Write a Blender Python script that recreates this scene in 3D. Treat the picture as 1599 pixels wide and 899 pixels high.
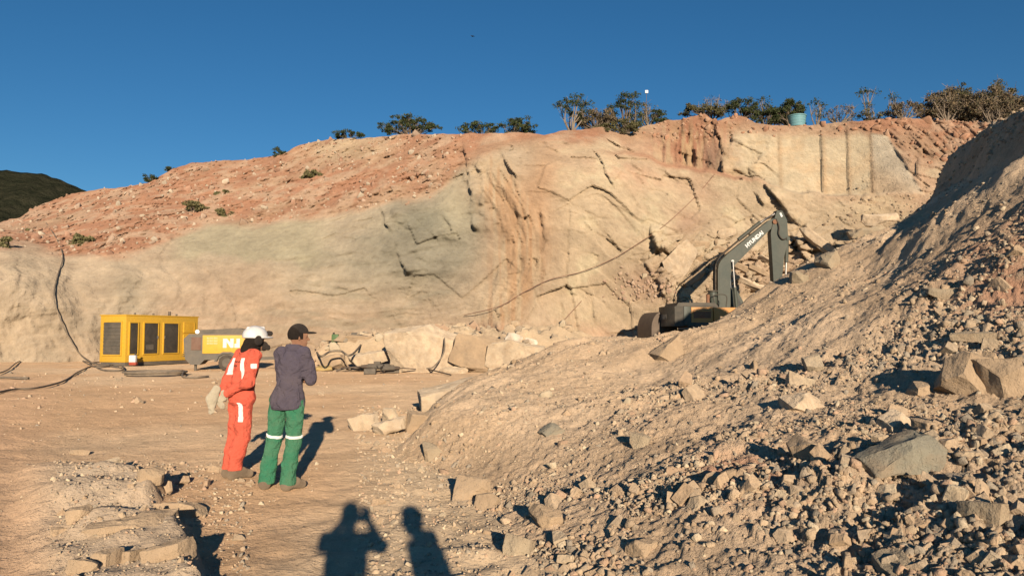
import bpy, bmesh, math, random
import numpy as np
from mathutils import Vector, Matrix

for o in list(bpy.data.objects):
    bpy.data.objects.remove(o)
scene = bpy.context.scene
COL = scene.collection
rng = np.random.default_rng(7)
random.seed(7)

# ------------------------------------------------------------------ camera
FPX, CX, CY = 1186.0, 799.5, 449.5          # focal length and centre in photograph pixels
CAM_H, HORIZON = 1.6, 522.0
PITCH = math.atan((HORIZON - CY) / FPX)
cam_d = bpy.data.cameras.new('camera')
cam = bpy.data.objects.new('camera', cam_d)
COL.objects.link(cam)
cam.location = (0, 0, CAM_H)
cam.rotation_euler = (math.radians(90) + PITCH, 0, 0)
cam_d.sensor_width = 36.0
cam_d.lens = 36.0 * FPX / 1599.0
cam_d.clip_start = 0.02
cam_d.clip_end = 6000
scene.camera = cam

# ------------------------------------------------------------------ sky, sun, exposure
SUN_AZ = math.radians(169.0)     # clockwise from +Y (north): low, behind the camera and a little to the right
SUN_EL = math.radians(13.0)
world = bpy.data.worlds.new('World')
scene.world = world
world.use_nodes = True
wn = world.node_tree
wn.nodes.clear()
sky = wn.nodes.new('ShaderNodeTexSky')
sky.sky_type = 'NISHITA'
sky.sun_disc = False
sky.sun_elevation = SUN_EL
sky.sun_rotation = SUN_AZ
sky.altitude = 900
sky.air_density = 1.0
sky.dust_density = 0.0
sky.ozone_density = 4.5
bg = wn.nodes.new('ShaderNodeBackground')
bg.inputs['Strength'].default_value = 0.074
wo = wn.nodes.new('ShaderNodeOutputWorld')
hs = wn.nodes.new('ShaderNodeHueSaturation')
hs.inputs['Saturation'].default_value = 1.13
hs.inputs['Hue'].default_value = 0.495
wn.links.new(sky.outputs[0], hs.inputs['Color'])
wn.links.new(hs.outputs[0], bg.inputs[0])
wn.links.new(bg.outputs[0], wo.inputs[0])

sun_d = bpy.data.lights.new('sun', 'SUN')
sun_d.energy = 5.0
sun_d.angle = math.radians(0.53)
sun_d.color = (1.0, 0.84, 0.655)
sun = bpy.data.objects.new('sun', sun_d)
COL.objects.link(sun)
to_sun = Vector((math.sin(SUN_AZ) * math.cos(SUN_EL), math.cos(SUN_AZ) * math.cos(SUN_EL), math.sin(SUN_EL)))
sun.rotation_euler = (-to_sun).to_track_quat('-Z', 'Y').to_euler()
sun.location = (5, -20, 15)

vs = scene.view_settings
vs.view_transform = 'Standard'
vs.look = 'None'
vs.exposure = 0.22
vs.gamma = 1.0
vs.use_curve_mapping = False
scene.cycles.max_bounces = 5
scene.cycles.diffuse_bounces = 3
scene.cycles.use_denoising = True

# ------------------------------------------------------------------ projection helpers
CP, SP = math.cos(PITCH), math.sin(PITCH)
def P(px, py, d):
    """world point seen at photograph pixel (px,py) at forward distance d (metres)"""
    px, py, d = np.asarray(px, float), np.asarray(py, float), np.asarray(d, float)
    a = (px - CX) / FPX
    b = (CY - py) / FPX
    yy = CP - b * SP
    zz = SP + b * CP
    k = d / yy
    return np.stack(np.broadcast_arrays(a * k, d, CAM_H + zz * k), -1)
def on_ground(px, py, z=0.0):
    b = (CY - py) / FPX
    d = (CAM_H - z) / -(SP + b * CP) * (CP - b * SP)
    return P(px, py, d)

# ------------------------------------------------------------------ noise
_T = np.random.default_rng(99).random((64 ** 3, 3), dtype=np.float32)
_T0 = np.ascontiguousarray(_T[:, 0])
def _idx(ix, iy, iz):
    return ((ix & 63) << 12) | ((iy & 63) << 6) | (iz & 63)
def _seed_off(seed):
    return np.array([(seed * 37.317) % 61, (seed * 17.713) % 59, (seed * 7.0) % 53], np.float32)
def vnoise(p, seed=0):
    p = np.asarray(p, np.float32)
    flat = not np.any(p[..., 2])
    p = p + _seed_off(seed)
    i = np.floor(p)
    f = p - i
    i = i.astype(np.int32)
    u = f * f * f * (f * (f * 6 - 15) + 10)
    ix, iy, iz = i[..., 0], i[..., 1], i[..., 2]
    ux, uy, uz = u[..., 0], u[..., 1], u[..., 2]
    def lay(z):
        a = _T0[_idx(ix, iy, z)]
        b = _T0[_idx(ix + 1, iy, z)]
        c = _T0[_idx(ix, iy + 1, z)]
        d = _T0[_idx(ix + 1, iy + 1, z)]
        e = a + ux * (b - a)
        g = c + ux * (d - c)
        return e + uy * (g - e)
    r = lay(iz)
    if not flat:
        r = r + uz * (lay(iz + 1) - r)
    return r * 2 - 1
from concurrent.futures import ThreadPoolExecutor
_POOL = ThreadPoolExecutor(4)
def threaded(fn):
    """run a point-wise function over chunks of its first argument"""
    def run(p, *a, **k):
        p = np.asarray(p, np.float32)
        if p.size < 60000 or len(p) < 8:
            return fn(p, *a, **k)
        if fn.__name__ == 'facets' or fn.__name__ == 'voronoi':
            parts = list(_POOL.map(lambda c: fn(c, *a, **k), np.array_split(p, 8)))
            return tuple(np.concatenate(q) for q in zip(*parts))
        return np.concatenate(list(_POOL.map(lambda c: fn(c, *a, **k), np.array_split(p, 8))))
    return run
@threaded
def fbm(p, octaves=4, seed=0, gain=0.5, lac=2.03):
    p = np.asarray(p, np.float32)
    a, s, t = 1.0, 0, 0
    for o in range(octaves):
        s = s + a * vnoise(p, seed + o * 13)
        t += a
        a *= gain
        p = p * lac
    return s / t
@threaded
def ridged(p, octaves=4, seed=0):
    p = np.asarray(p, np.float32)
    a, s, t = 1.0, 0, 0
    for o in range(octaves):
        s = s + a * (1 - np.abs(vnoise(p, seed + o * 13)) * 2)
        t += a
        a *= 0.5
        p = p * 2.07
    return s / t
def voronoi(p, seed=0, jitter=0.9, flat=False):
    """returns F1, F2, three per-cell randoms, offset from the cell's point"""
    p = np.asarray(p, np.float32) + _seed_off(seed)
    i = np.floor(p).astype(np.int32)
    fr = p - i
    f1 = np.full(p.shape[:-1], 9.0, np.float32)
    f2 = f1.copy()
    best = np.zeros(p.shape[:-1], np.int32)
    bo = np.zeros(p.shape, np.float32)
    for dx in (-1, 0, 1):
        for dy in (-1, 0, 1):
            for dz in ((0,) if flat else (-1, 0, 1)):
                ki = _idx(i[..., 0] + dx, i[..., 1] + dy, i[..., 2] + dz)
                j = _T[ki]
                o = fr - (np.array([dx, dy, dz], np.float32) + 0.5) - (j - 0.5) * jitter
                if flat:
                    o[..., 2] = 0
                dd = np.einsum('...k,...k->...', o, o)
                m = dd < f1
                f2 = np.where(m, f1, np.minimum(f2, dd))
                f1 = np.where(m, dd, f1)
                best = np.where(m, ki, best)
                bo = np.where(m[..., None], o, bo)
    return np.sqrt(f1), np.sqrt(f2), _T[best], bo
@threaded
def facets(p, seed=0, tilt=1.0, flat=True):
    """piecewise planar relief, like broken rock"""
    f1, f2, c, o = voronoi(p, seed, 0.9, flat)
    t = (np.stack([c[..., 1], c[..., 2], c[..., 0]], -1) - 0.5) * 2
    return (o * t).sum(-1) * tilt + (c[..., 0] - 0.5), f2 - f1
def sstep(a, b, x):
    t = np.clip((x - a) / (b - a), 0, 1)
    return t * t * (3 - 2 * t)
def tps(pts, vals, q, smooth=1e-6):
    """thin plate spline through scattered 2D points"""
    pts, vals = np.asarray(pts, float), np.asarray(vals, float)
    def U(r2):
        return 0.5 * r2 * np.log(r2 + 1e-12)
    n = len(pts)
    r2 = ((pts[:, None] - pts[None]) ** 2).sum(-1)
    A = np.zeros((n + 3, n + 3))
    A[:n, :n] = U(r2) + smooth * np.eye(n)
    A[:n, n] = 1
    A[:n, n + 1:] = pts
    A[n:, :n] = A[:n, n:].T
    w = np.linalg.solve(A, np.r_[vals, 0, 0, 0])
    q = np.asarray(q, np.float32)
    w = w.astype(np.float32)
    pts = pts.astype(np.float32)
    @threaded
    def ev(q):
        out = w[n] + q @ w[n + 1:]
        for k in range(n):
            dx = q[..., 0] - pts[k, 0]
            dy = q[..., 1] - pts[k, 1]
            out = out + w[k] * U(dx * dx + dy * dy)
        return out
    return ev(q)
def mixc(a, b, t):
    return np.asarray(a) * (1 - t[..., None]) + np.asarray(b) * t[..., None]

# ------------------------------------------------------------------ object helpers
def finish_mesh(me, mats, smooth):
    for m in (mats if isinstance(mats, (list, tuple)) else [mats]):
        me.materials.append(m)
    if smooth:
        me.polygons.foreach_set('use_smooth', np.ones(len(me.polygons), bool))
    me.update()
def np_mesh(name, v, f, mat=None, smooth=True, col=None):
    v = np.asarray(v, np.float32).reshape(-1, 3)
    f = np.asarray(f, np.int32)
    k = f.shape[1]
    me = bpy.data.meshes.new(name)
    me.vertices.add(len(v))
    me.vertices.foreach_set('co', v.ravel())
    me.loops.add(f.size)
    me.loops.foreach_set('vertex_index', f.ravel())
    me.polygons.add(len(f))
    me.polygons.foreach_set('loop_start', np.arange(0, f.size, k, dtype=np.int32))
    me.polygons.foreach_set('loop_total', np.full(len(f), k, np.int32))
    me.update(calc_edges=True)
    if col is not None:
        a = me.color_attributes.new('Col', 'FLOAT_COLOR', 'POINT')
        c = np.ones((len(v), 4), np.float32)
        c[:, :3] = np.asarray(col).reshape(-1, 3)
        a.data.foreach_set('color', c.ravel())
    if mat is not None:
        finish_mesh(me, mat, smooth)
    return me
def link(name, me, parent=None, loc=(0, 0, 0), rot=(0, 0, 0), scale=(1, 1, 1)):
    o = bpy.data.objects.new(name, me)
    COL.objects.link(o)
    o.parent = parent
    o.location, o.rotation_euler, o.scale = loc, rot, scale
    return o
def tag(o, label=None, cat=None, group=None, kind=None):
    for k, v in (('label', label), ('category', cat), ('group', group), ('kind', kind)):
        if v:
            o[k] = v
    return o
def thing(name, label, cat, loc=(0, 0, 0), rz=0.0, group=None, scale=1.0):
    o = link(name, None, None, loc, (0, 0, rz), (scale,) * 3)
    o.empty_display_size = 0.3
    return tag(o, label, cat, group)
def bm_obj(name, bm, mat, parent=None, smooth=False, bevel=0.0, **kw):
    if bevel:
        bmesh.ops.bevel(bm, geom=[e for e in bm.edges if e.is_manifold and e.calc_face_angle(0) > 0.5], offset=bevel, segments=2, profile=0.6, affect='EDGES', clamp_overlap=True)
    bmesh.ops.recalc_face_normals(bm, faces=bm.faces)
    me = bpy.data.meshes.new(name)
    bm.to_mesh(me)
    bm.free()
    finish_mesh(me, mat, False)
    if smooth:
        me.polygons.foreach_set('use_smooth', np.ones(len(me.polygons), bool))
        me.set_sharp_from_angle(angle=math.radians(35))
    return link(name, me, parent, **kw)
def add_box(bm, c, s, rot=None):
    m = Matrix.Translation(c) @ (rot.to_4x4() if rot is not None else Matrix()) @ Matrix.Diagonal((s[0], s[1], s[2], 1))
    return bmesh.ops.create_cube(bm, size=1.0, matrix=m)['verts']
def box(name, c, s, mat, parent=None, bevel=0.02, rot=None):
    bm = bmesh.new()
    add_box(bm, c, s, rot)
    return bm_obj(name, bm, mat, parent, smooth=True, bevel=bevel)
def add_prism(bm, prof, y0, y1):
    """profile in XZ extruded along Y"""
    a = [bm.verts.new((x, y0, z)) for x, z in prof]
    b = [bm.verts.new((x, y1, z)) for x, z in prof]
    bm.faces.new(a)
    bm.faces.new(b[::-1])
    n = len(prof)
    for i in range(n):
        bm.faces.new((a[i], b[i], b[(i + 1) % n], a[(i + 1) % n]))
def prism(name, prof, y0, y1, mat, parent=None, bevel=0.02):
    bm = bmesh.new()
    add_prism(bm, prof, y0, y1)
    return bm_obj(name, bm, mat, parent, smooth=True, bevel=bevel)
def add_cyl(bm, a, b, r0, r1=None, seg=16, caps=True):
    a, b = Vector(a), Vector(b)
    d = b - a
    q = d.to_track_quat('Z', 'Y').to_matrix().to_4x4()
    m = Matrix.Translation((a + b) / 2) @ q
    return bmesh.ops.create_cone(bm, cap_ends=caps, segments=seg, radius1=r0, radius2=r0 if r1 is None else r1, depth=d.length, matrix=m)['verts']
def cyl(name, a, b, r0, mat, parent=None, r1=None, seg=16, bevel=0.0):
    bm = bmesh.new()
    add_cyl(bm, a, b, r0, r1, seg)
    return bm_obj(name, bm, mat, parent, smooth=True, bevel=bevel)
def tube_data(pts, r, seg=6):
    pts = np.asarray(pts, float)
    n = len(pts)
    r = np.broadcast_to(np.asarray(r, float), (n,))
    t = np.gradient(pts, axis=0)
    t /= np.linalg.norm(t, axis=1)[:, None] + 1e-9
    up = np.tile([0.0, 0.0, 1.0], (n, 1))
    up[np.abs(t[:, 2]) > 0.9] = [1.0, 0, 0]
    a = np.cross(t, up)
    a /= np.linalg.norm(a, axis=1)[:, None] + 1e-9
    b = np.cross(t, a)
    th = np.linspace(0, 2 * np.pi, seg, endpoint=False)
    v = pts[:, None] + r[:, None, None] * (np.cos(th)[None, :, None] * a[:, None] + np.sin(th)[None, :, None] * b[:, None])
    i = np.arange(n - 1)[:, None] * seg
    j = np.arange(seg)[None]
    j2 = (j + 1) % seg
    f = np.stack([i + j, i + j2, i + seg + j2, i + seg + j], -1).reshape(-1, 4)
    return v.reshape(-1, 3), f
def curve_pts(ctrl, n=40):
    """Catmull-Rom through control points"""
    c = np.asarray(ctrl, float)
    c = np.vstack([2 * c[0] - c[1], c, 2 * c[-1] - c[-2]])
    out = []
    seg = len(c) - 3
    for t in np.linspace(0, seg - 1e-6, n):
        i = int(t)
        u = t - i
        p0, p1, p2, p3 = c[i:i + 4]
        out.append(0.5 * (2 * p1 + (p2 - p0) * u + (2 * p0 - 5 * p1 + 4 * p2 - p3) * u * u + (3 * p1 - p0 - 3 * p2 + p3) * u ** 3))
    return np.array(out)
def tube(name, ctrl, r, mat, parent=None, n=40, seg=8):
    v, f = tube_data(curve_pts(ctrl, n), r, seg)
    return link(name, np_mesh(name, v, f, mat, True), parent)
def text_obj(name, s, size, mat, parent, matrix, depth=0.004, bold=0.0, align='CENTER'):
    cu = bpy.data.curves.new(name, 'FONT')
    cu.body = s
    cu.size = size
    cu.extrude = depth
    cu.offset = bold
    cu.align_x = align
    cu.align_y = 'CENTER'
    tmp = bpy.data.objects.new(name, cu)
    COL.objects.link(tmp)
    dg = bpy.context.evaluated_depsgraph_get()
    me = bpy.data.meshes.new_from_object(tmp.evaluated_get(dg))
    bpy.data.objects.remove(tmp)
    bpy.data.curves.remove(cu)
    me.name = name
    me.materials.clear()
    finish_mesh(me, mat, False)
    o = link(name, me, parent)
    o.matrix_local = matrix
    return o

# ------------------------------------------------------------------ materials
def new_mat(name):
    m = bpy.data.materials.new(name)
    m.use_nodes = True
    nt = m.node_tree
    return m, nt, nt.nodes['Principled BSDF']
def N(nt, t, **kw):
    n = nt.nodes.new(t)
    for k, v in kw.items():
        if k in n.inputs:
            n.inputs[k].default_value = v
        else:
            setattr(n, k, v)
    return n
def mixn(nt, fac, a, b, blend='MIX'):
    n = nt.nodes.new('ShaderNodeMix')
    n.data_type = 'RGBA'
    n.blend_type = blend
    for sock, val in ((n.inputs[0], fac), (n.inputs[6], a), (n.inputs[7], b)):
        if isinstance(val, bpy.types.NodeSocket):
            nt.links.new(val, sock)
        elif isinstance(val, (int, float)):
            sock.default_value = val
        else:
            sock.default_value = (*val, 1)
    return n.outputs[2]
def noise_n(nt, scale, detail=6, rough=0.6, coord=None, dist=0.0):
    n = N(nt, 'ShaderNodeTexNoise', Scale=scale, Detail=detail, Roughness=rough, Distortion=dist)
    if coord is not None:
        nt.links.new(coord, n.inputs['Vector'])
    return n.outputs[0]
def ramp(nt, fac, stops):
    r = nt.nodes.new('ShaderNodeValToRGB')
    els = r.color_ramp.elements
    while len(els) < len(stops):
        els.new(0.5)
    for e, (p, c) in zip(els, stops):
        e.position = p
        e.color = (*c, 1) if len(c) == 3 else c
    nt.links.new(fac, r.inputs[0])
    return r.outputs[0]
def bump_chain(nt, pairs, strength=1.0):
    prev = None
    for h, dist in pairs:
        b = N(nt, 'ShaderNodeBump', Strength=strength, Distance=dist)
        nt.links.new(h, b.inputs['Height'])
        if prev is not None:
            nt.links.new(prev, b.inputs['Normal'])
        prev = b.outputs[0]
    return prev
def earth_mat(name, scales, bumps, base=None, var=0.25, speck=None, rough=0.95):
    """dusty earth or rock: vertex colour (or a base colour) times noise, with fine relief"""
    m, nt, bs = new_mat(name)
    geo = N(nt, 'ShaderNodeNewGeometry').outputs['Position']
    if base is None:
        c = N(nt, 'ShaderNodeVertexColor', layer_name='Col').outputs[0]
    else:
        c = nt.nodes.new('ShaderNodeRGB').outputs[0]
        c.default_value = (*base, 1)
    for s in scales:
        nz = noise_n(nt, s, 7, 0.65, geo)
        g = ramp(nt, nz, [(0.28, (1 - var,) * 3), (0.72, (1 + var, 1 + var, 1 + var * 0.95))])
        c = mixn(nt, 1.0, c, g, 'MULTIPLY')
    if speck:
        nz = noise_n(nt, speck[0], 2, 0.5, geo)
        k = ramp(nt, nz, [(0.62, (0, 0, 0)), (0.72, (1, 1, 1))])
        c = mixn(nt, k, c, speck[1])
    nt.links.new(c, bs.inputs['Base Color'])
    bs.inputs['Roughness'].default_value = rough
    bs.inputs['Diffuse Roughness'].default_value = 1.0
    bs.inputs['Specular IOR Level'].default_value = 0.12
    pr = []
    for s, dist in bumps:
        pr.append((noise_n(nt, s, 6, 0.62, geo), dist))
    nrm = bump_chain(nt, pr)
    if nrm is not None:
        nt.links.new(nrm, bs.inputs['Normal'])
    return m
def stone_mat(name, stops, bumps=((9, 0.05), (45, 0.012))):
    """stones: colour differs from stone to stone (object random) with dust and grain"""
    m, nt, bs = new_mat(name)
    tc = N(nt, 'ShaderNodeTexCoord').outputs['Object']
    oi = N(nt, 'ShaderNodeObjectInfo').outputs['Random']
    c = ramp(nt, oi, stops)
    nz = noise_n(nt, 2.2, 7, 0.65, tc)
    c = mixn(nt, 1.0, c, ramp(nt, nz, [(0.3, (0.75, 0.75, 0.76)), (0.7, (1.22, 1.2, 1.15))]), 'MULTIPLY')
    geo = N(nt, 'ShaderNodeNewGeometry').outputs['Position']
    d = ramp(nt, noise_n(nt, 3.0, 5, 0.6, geo), [(0.45, (0, 0, 0)), (0.65, (0.6, 0.6, 0.6))])
    c = mixn(nt, d, c, (0.42, 0.305, 0.195))
    nt.links.new(c, bs.inputs['Base Color'])
    bs.inputs['Roughness'].default_value = 0.92
    bs.inputs['Diffuse Roughness'].default_value = 0.8
    bs.inputs['Specular IOR Level'].default_value = 0.15
    nt.links.new(bump_chain(nt, [(noise_n(nt, s, 6, 0.62, geo), dist) for s, dist in bumps]), bs.inputs['Normal'])
    return m
def paint_mat(name, col, dust=0.35, dustcol=(0.40, 0.30, 0.20), rough=0.55, metallic=0.0, scale=3.0):
    m, nt, bs = new_mat(name)
    tc = N(nt, 'ShaderNodeTexCoord').outputs['Object']
    nz = noise_n(nt, scale, 7, 0.7, tc, 0.4)
    k = ramp(nt, nz, [(0.35, (dust * 0.25,) * 3), (0.75, (dust,) * 3)])
    nz2 = noise_n(nt, scale * 6, 5, 0.7, tc)
    c0 = mixn(nt, 1.0, col, ramp(nt, nz2, [(0.3, (0.88,) * 3), (0.7, (1.1,) * 3)]), 'MULTIPLY')
    nt.links.new(mixn(nt, k, c0, dustcol), bs.inputs['Base Color'])
    bs.inputs['Roughness'].default_value = rough
    bs.inputs['Metallic'].default_value = metallic
    bs.inputs['Specular IOR Level'].default_value = 0.3
    return m
def cloth_mat(name, col, dust=0.2, scale=5.0, bump=0.01):
    m = paint_mat(name, col, dust, rough=0.95, scale=scale)
    nt = m.node_tree
    bs = nt.nodes['Principled BSDF']
    bs.inputs['Specular IOR Level'].default_value = 0.1
    bs.inputs['Diffuse Roughness'].default_value = 0.7
    tc = N(nt, 'ShaderNodeTexCoord').outputs['Object']
    nt.links.new(bump_chain(nt, [(noise_n(nt, 10, 4, 0.6, tc, 1.6), bump * 5), (noise_n(nt, 60, 3, 0.5, tc), bump * 0.3)]), bs.inputs['Normal'])
    return m
# ================================================================== ground and quarry floor
M_floor = earth_mat('floor_earth', (0.35, 1.7, 9.0), ((1.1, 0.11), (5.0, 0.06), (26.0, 0.03)), var=0.11)
M_heap = earth_mat('spoil_earth', (0.5, 3.0, 14.0), ((3.5, 0.10), (13.0, 0.05), (48.0, 0.018)), var=0.15)
M_cliff = earth_mat('quarry_rock', (0.12, 0.6, 2.6), ((0.55, 0.40), (2.3, 0.16), (9.0, 0.05)), var=0.14)
M_plain = earth_mat('plain_earth', (0.02, 0.2), ((0.5, 0.2),), base=(0.36, 0.25, 0.16))

me = np_mesh('ground', [(-2500, -2500, -0.45), (2500, -2500, -0.45), (2500, 2500, -0.45), (-2500, 2500, -0.45)], [(0, 1, 2, 3)], M_plain, False)
tag(link('ground', me), kind='structure')

def px_of(x, y):
    return CX + FPX * x / np.maximum(y, 0.3)
def floor_z(x, y, detail=True):
    x, y = np.asarray(x, float), np.asarray(y, float)
    px = px_of(x, y)
    p = np.stack([x, y, 0 * x], -1)
    z = 0.05 * fbm(p / 3.1, 3, 3) * sstep(0.5, 3, y)
    # rock bench under the wall
    w = 0.9 * fbm(p / 2.2, 3, 11)
    low = sstep(870, 970, px)
    z = z + (1.45 - 0.62 * low) * sstep(34.4, 36.0, y + w) * sstep(455, 540, px + 25 * w) + 0.5 * sstep(36, 46, y) * sstep(560, 700, px) * (1 - low)
    bm_ = sstep(34.2, 35.4, y + w) * sstep(455, 540, px)
    z = z + bm_ * (1 - 0.8 * low) * (0.45 * fbm(p / 0.9, 4, 13) + 0.28 * facets(p / np.array([1.5, 1.2, 1.0]), 15, 1.0)[0])
    # low outcrop in the left foreground
    e = -1.83 - 0.645 * (y - 5.03) + 0.35 * fbm(p * 1.3, 3, 21)
    led = sstep(0.0, 0.16, e - x) * sstep(9.6, 8.4, y + 0.5 * fbm(p * 0.9, 2, 23)) * sstep(3.4, 4.4, y)
    blk, edge = facets(p * np.array([1.4, 1.9, 1]), 31, 0.35)
    z = z + led * (0.13 + 0.10 * blk + 0.10 * fbm(p * 1.7, 4, 33)) * sstep(-0.66, -0.58, x / np.maximum(y, 1))
    # sand bank at the left edge
    bs_ = -x - 0.585 * y + 0.25 * fbm(p * 0.8, 2, 41)
    z = z + 0.10 * sstep(-0.1, 3.2, bs_) * sstep(30, 12, y)
    if detail:
        near = sstep(40, 8, y)
        z = z + 0.018 * fbm(p * 2.3, 4, 51) + near * 0.010 * ridged(p * 6.0, 3, 53)
        rub = sstep(-2.6, -0.4, x) * sstep(16, 9, y)
        z = z + rub * (0.045 * fbm(p * 2.6, 3, 57) + 0.03 * facets(p * 5.0, 59, 0.6)[0])
    return z

az = np.radians(np.arange(-64, 64.01, 0.24))
rr = 1.2 * 1.0118 ** np.arange(0, 355)
A, R = np.meshgrid(az, rr, indexing='ij')
X, Y = R * np.sin(A), R * np.cos(A)
Z = floor_z(X, Y)
p = np.stack([X, Y, Z], -1)
n1 = fbm(p / 4.0, 4, 61) * 0.5 + 0.5
n2 = fbm(p / 0.9, 4, 67) * 0.5 + 0.5
c = mixc((0.555, 0.365, 0.215), (0.59, 0.42, 0.265), sstep(0.3, 0.7, n1))
pale = sstep(-2.4, -0.8, X + 0.6 * (n2 - 0.5)) * sstep(19, 12, Y)
c = mixc(c, (0.55, 0.43, 0.29), pale * 0.8)
c = mixc(c, (0.50, 0.40, 0.29), 0.8 * sstep(9.6, 8.4, Y) * sstep(0, 0.2, -1.83 - 0.645 * (Y - 5.03) - X))
c = mixc(c, (0.62, 0.40, 0.24), 0.8 * sstep(-0.56, -0.66, X / Y) * sstep(34, 22, Y))
c = mixc(c, (0.50, 0.39, 0.26), sstep(33, 35, Y) * sstep(455, 540, px_of(X, Y)) * 0.8)
c = c * (0.86 + 0.28 * n2[..., None])
na, nr = A.shape
ii = (np.arange(na - 1)[:, None] * nr + np.arange(nr - 1)[None]).ravel()
me = np_mesh('quarry_floor', p, np.stack([ii, ii + nr, ii + nr + 1, ii + 1], -1), M_floor, True, c)
floor_o = tag(link('quarry_floor', me), kind='structure')

# ================================================================== spoil heap on the right
hp = []
def H(px, py, d):
    q = P(px, py, d if d < 9 else 9 + (d - 9) * 0.62)
    hp.append((q[0], q[1], q[2]))
for a in [(700, 652, 12.0), (760, 607, 14.2), (850, 545, 17.5), (925, 540, 19.5), (1000, 540, 21), (1080, 521, 20.5), (1150, 490, 20.3), (1215, 445, 20.8), (1275, 409, 21.6), (1345, 374, 23.2), (1430, 332, 27.5),
          (1460, 312, 32.4), (1550, 264, 22), (1620, 222, 18),
          (1599, 899, 3.7), (1400, 899, 4.0), (1200, 899, 4.45), (1000, 899, 4.85),
          (1599, 760, 4.9), (1599, 640, 6.5), (1599, 520, 9.0), (1599, 400, 11.5), (1599, 310, 14.8), (1500, 325, 21.5),
          (1400, 700, 6.3), (1400, 600, 8.4), (1400, 500, 11.8), (1400, 420, 17),
          (1200, 700, 7.2), (1200, 600, 9.8), (1200, 520, 14.5),
          (1000, 750, 7.2), (1000, 650, 10), (1000, 585, 14.5),
          (850, 720, 8.5), (850, 630, 12.2)]:
    H(*a)
for q in [(650, 690), (690, 742), (745, 800), (790, 870)]:
    g = on_ground(*q)
    hp.append((g[0], g[1], -0.02))
hp += [(-4, 12, -0.9), (-3, 15, -1.0), (-2.5, 19, -1.0), (0.2, 19.5, -1.0), (2.8, 20.8, -0.6), (5.3, 22, -0.3), (8, 23.3, 0.2), (11, 25.5, 1.2),
       (-3, 7, -0.6), (-2, 4.5, -0.5), (-0.8, 3, -0.45), (0.5, 1, -0.4), (2.2, 1.5, 0.0), (3.5, 0.5, 0.2), (8, 2, 0.8), (12, 6, 1.6), (14, 10, 3.0), (13.5, 14.5, 5.3), (17, 20, 5.5), (20, 14, 5.2), (24, 24, 5), (15.5, 25, 5.2), (18, 30, 2.5), (15, 34, 0)]
hp = np.array(hp)
def heap_base(x, y):
    return tps(hp[:, :2] / 10, hp[:, 2], np.stack([x, y], -1) / 10, 2e-3)
def heap_z(x, y):
    z = heap_base(x, y)
    sb = (x - 10.3) * 0.96 - (y - 14.6) * 0.275 + 0.55 * fbm(np.stack([x, y, 0 * x], -1) * 0.55, 3, 77)
    z = z + (1.15 * sstep(0.76, 0.69, x / np.maximum(y, 1)) - 0.6 * sstep(0.72, 0.80, x / np.maximum(y, 1))) * sstep(0.0, 1.05, sb) * sstep(28, 24, y) * sstep(8, 11, y) - 2.3 * sstep(1.9, 5.0, sb) * sstep(9, 12, y) * sstep(28, 24, y)
    z = z + 0.2 * sstep(-0.05, 0.3, z) * sstep(1.1, 0.4, z) * sstep(4, 6, y)
    up = sstep(0.0, 0.9, z)
    u = (x * 0.78 + y * 0.62)
    v = (-x * 0.62 + y * 0.78)
    p = np.stack([x, y, 0 * x], -1)
    g = np.stack([u * 0.16, v * 0.62, 0 * x], -1)
    warp = fbm(p * 0.5, 2, 71)
    big = fbm(g + 0.6 * warp[..., None], 3, 73)
    rill = fbm(np.stack([u * 0.45, v * 2.2, 0 * x], -1) + 0.8 * warp[..., None], 3, 79)
    lump = fbm(p * 1.25, 4, 83)
    right = sstep(2.0, 6.5, x + 0.35 * (8 - y))
    rough = sstep(-0.15, 0.35, fbm(p * 0.45, 3, 85) + 0.7 * (right - 0.55))
    rough = rough * (0.12 + 0.88 * sstep(11.5, 7.5, y - 0.25 * x + 1.2 * warp))
    rough = np.maximum(rough, 0.8 * sstep(0.1, 0.7, sb) * sstep(9, 12, y))
    z = z + up * (0.10 + 0.07 * right) * big + up * (0.05 + 0.05 * sstep(8, 12, y)) * rill + (0.03 + 0.08 * up * (0.4 + rough)) * lump
    fa, ed = facets(p * np.array([2.6, 2.6, 1]), 87, 0.8)
    z = z + (0.012 + 0.024 * rough) * fa * sstep(-0.2, 0.5, up)
    fb, ed = facets(p * np.array([6.5, 6.5, 1]) + 0.5 * warp[..., None], 89, 0.9)
    z = z + (0.016 + 0.040 * rough) * fb * (0.5 + 0.5 * sstep(16, 7, y))
    fc, ed = facets(p * np.array([15.0, 15.0, 1]) + 0.5 * warp[..., None], 95, 1.0)
    z = z + (0.016 + 0.014 * rough) * fc * sstep(22, 9, y)
    z = z + (0.012 + 0.02 * rough) * fbm(p * 9, 3, 91)
    return z, rough
az = np.radians(np.concatenate([np.arange(-20, 37, 0.115), np.arange(37, 66, 0.4)]))
rr = 2.8 * 1.0056 ** np.arange(0, 430)
A, R = np.meshgrid(az, rr, indexing='ij')
X, Y = R * np.sin(A), R * np.cos(A)
Zb = heap_base(X, Y)
want = Zb > floor_z(X, Y, False) - 0.75
Z, rough = Zb - 0.5, np.zeros_like(X)
Z[want], rough[want] = heap_z(X[want], Y[want])
hv = np.stack([X, Y, Z], -1)
n1 = fbm(hv / 2.5, 4, 93) * 0.5 + 0.5
n2 = fbm(hv / 0.5, 4, 97) * 0.5 + 0.5
c = mixc((0.53, 0.385, 0.25), (0.60, 0.45, 0.305), sstep(0.3, 0.7, n1))
c = mixc(c, (0.48, 0.365, 0.25), rough * 0.5)
q = np.stack([X, Y], -1)
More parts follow.
